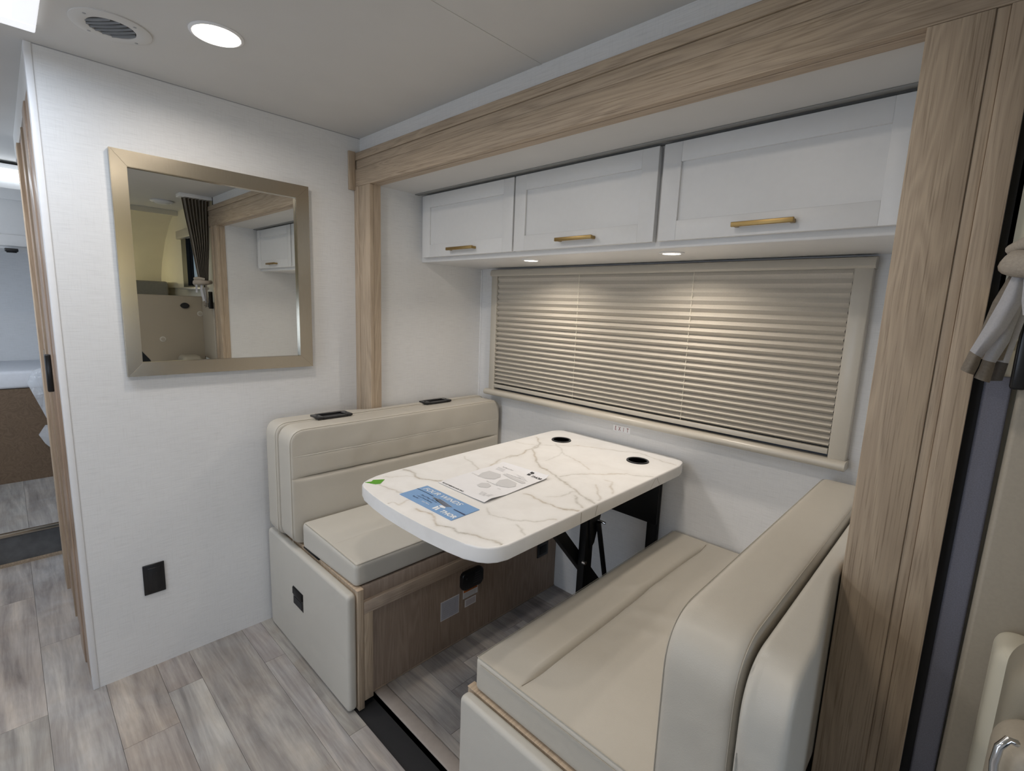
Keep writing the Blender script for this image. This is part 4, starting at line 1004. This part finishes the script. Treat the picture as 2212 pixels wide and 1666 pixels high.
def back_left(p, s):
    # slight splay so the far end meets the window wall
    if s[0] < -.5: p[0] = max(p[0], -1.900)
    if s[0] > 0:
        w = (1-abs(s[1])**4)*(1-abs(s[2])**4)
        p[0] += .003*math.sin(p[1]*34)*math.exp(-((p[2]-.83)/.05)**2)*w + .002*math.sin(p[1]*55+1)*math.exp(-((p[2]-.74)/.04)**2)*w
    return p
bk1 = thing('back_cushion', (-1.83, 1.25, .45), 'cream leather front backrest of the left bench with horizontal seams', 'cushion')
cushion('cushion_body', (-1.900, -1.788, .692, 1.775, .449, .905), .013, 'seat', bk1, 'yz', .065, (.010, 0, 0),
        ((0, 1, 2, .715, .016, .0045), (0, 1, 2, .800, .002, .006)), back_left, (5, 44, 22))
def bl_x(y): return -1.788
def bl_surf(y, z):
    s1 = (y-1.2335)/.5415; s2 = (z-.677)/.228; w = (1-abs(s1)**4)*(1-abs(s2)**4)
    return -1.788+.010*(1-abs(s1)**2.6)*(1-abs(s2)**2.6)+.003*math.sin(y*34)*math.exp(-((z-.83)/.05)**2)*w+.002*math.sin(y*55+1)*math.exp(-((z-.74)/.04)**2)*w
tube('stitch_line', [(bl_surf(y, .801)-.0012, y, .801) for y in np.linspace(.705, 1.765, 90)], .0012, 'thread2', bk1, 6)
def loop(y0, y1, z0, z1, R_, n=12):
    pts = [(y0, z0)]+[(y0+R_-R_*abs(math.cos(a))**.77, z1-R_+R_*abs(math.sin(a))**.77) for a in [math.pi/2*i/n for i in range(n+1)]]
    pts += [(y, z1) for y in np.linspace(y0+R_, y1-R_, 14)[1:-1]]
    pts += [(y1-R_+R_*abs(math.sin(a))**.77, z1-R_+R_*abs(math.cos(a))**.77) for a in [math.pi/2*i/n for i in range(n+1)]]+[(y1, z0)]
    return pts
tube('piping', [(bl_x(y)-.003, y, z) for y, z in loop(.6955, 1.7715, .46, .9015, .062)], .0010, 'thread', bk1, 6)

def rear_left(p, s):
    k = (p[1]-.70)/1.085
    if s[0] < 0 and p[1] < 1.10:                    # bulges outward before the oak post
        t_ = min(1, max(0, (1.10-p[1])/.10)); p[0] -= .046*t_
    return p
bk2 = thing('rear_back_cushion', (-1.93, 1.25, .45), 'thin cream rear backrest pad of the left bench with two black grips', 'cushion')
cushion('cushion_body', (-1.953, -1.903, .684, 1.778, .449, .910), .014, 'seat', bk2, 'yz', .060, (.0, 0, 0), (), rear_left, (4, 44, 16), extra=((), (1.05,), ()))
tube('piping', [(-1.950-(.050*min(1, max(0, (1.10-y)/.10))), y, z) for y, z in loop(.689, 1.774, .46, .906, .058)], .0010, 'thread', bk2, 6)
tube('piping', [(-1.908, y, z) for y, z in loop(.687, 1.774, .46, .908, .058)], .0010, 'thread', bk2, 6)
for i_, (y0, y1) in enumerate(((.842, .992), (1.372, 1.522))):
    xa, xb_ = -1.950+.01*i_, -1.876
    g = box('pull_grip', (xa+.004, xb_-.004, y0+.004, y1-.004, .905, .9085), 'black', bk2, .001)
    boxes('grip_plate', [(xa, xb_, y0, y0+.028, .908, .917), (xa, xb_, y1-.028, y1, .908, .917), (xa, xa+.018, y0+.02, y1-.02, .908, .918), (xb_-.018, xb_, y0+.02, y1-.02, .905, .915)], 'black', g, .002)
    box('grip_recess', (xa+.01, xb_-.01, y0+.02, y1-.02, .9085, .9105), 'rubber', g)
    for yy in (y0+.012, y1-.012):
        lathe('screw', ((xa+xb_)/2, yy, .917), [(0, .0012), (.0035, .0008), (.0035, 0)], 'blackm', g, 8)
sp = thing('strap', (-1.80, .745, .447), 'black webbing strap poking out beside the left seat cushion', 'strap')
prism('webbing', [(-1.765, .4455), (-1.70, .4455), (-1.64, .4455), (-1.64, .4475), (-1.70, .452), (-1.745, .456), (-1.765, .452)], 'y', .7235, .7315, 'blackm', sp, .001)
# right backrests
def back_right(p, s):
    if s[1] < -.5: p[1] += .0022*math.sin(p[2]*38+p[0]*50)*(1-abs(s[0])**2)*min(1, (.78-p[2])/.1 if p[2] < .78 else 0)
    return p
bk3 = thing('back_cushion', (-.25, 1.25, .45), 'cream leather front backrest of the right bench, nearest the viewer', 'cushion')
cushion('cushion_body', (-.312, -.192, .700, 1.785, .449, .900), .016, 'seat', bk3, 'yz', .10, (.004, 0, 0), (), back_right, (8, 40, 22))
tube('piping', [(-.3075, y, z) for y, z in loop(.703, 1.782, .46, .8975, .099)], .0009, 'thread', bk3, 6)
tube('piping', [(-.1965, y, z) for y, z in loop(.703, 1.782, .46, .8975, .099)], .0009, 'thread', bk3, 6)
def rear_right(p, s):
    if p[1] < 1.08:
        t_ = min(1, max(0, (1.08-p[1])/.25))
        if s[0] > 0: p[0] += .030*t_
        if abs(s[0]) <= 1 and s[1] < -.9: p[1] += .006*math.sin(p[2]*35+p[0]*60)
    return p
bk4 = thing('rear_back_cushion', (-.17, 1.25, .45), 'cream rear backrest pad of the right bench against the oak post', 'cushion')
cushion('cushion_body', (-.186, -.150, .690, 1.78, .449, .892), .012, 'seat2', bk4, 'yz', .10, (0, 0, 0), (), rear_right, (6, 44, 22), extra=((), (1.0,), ()))
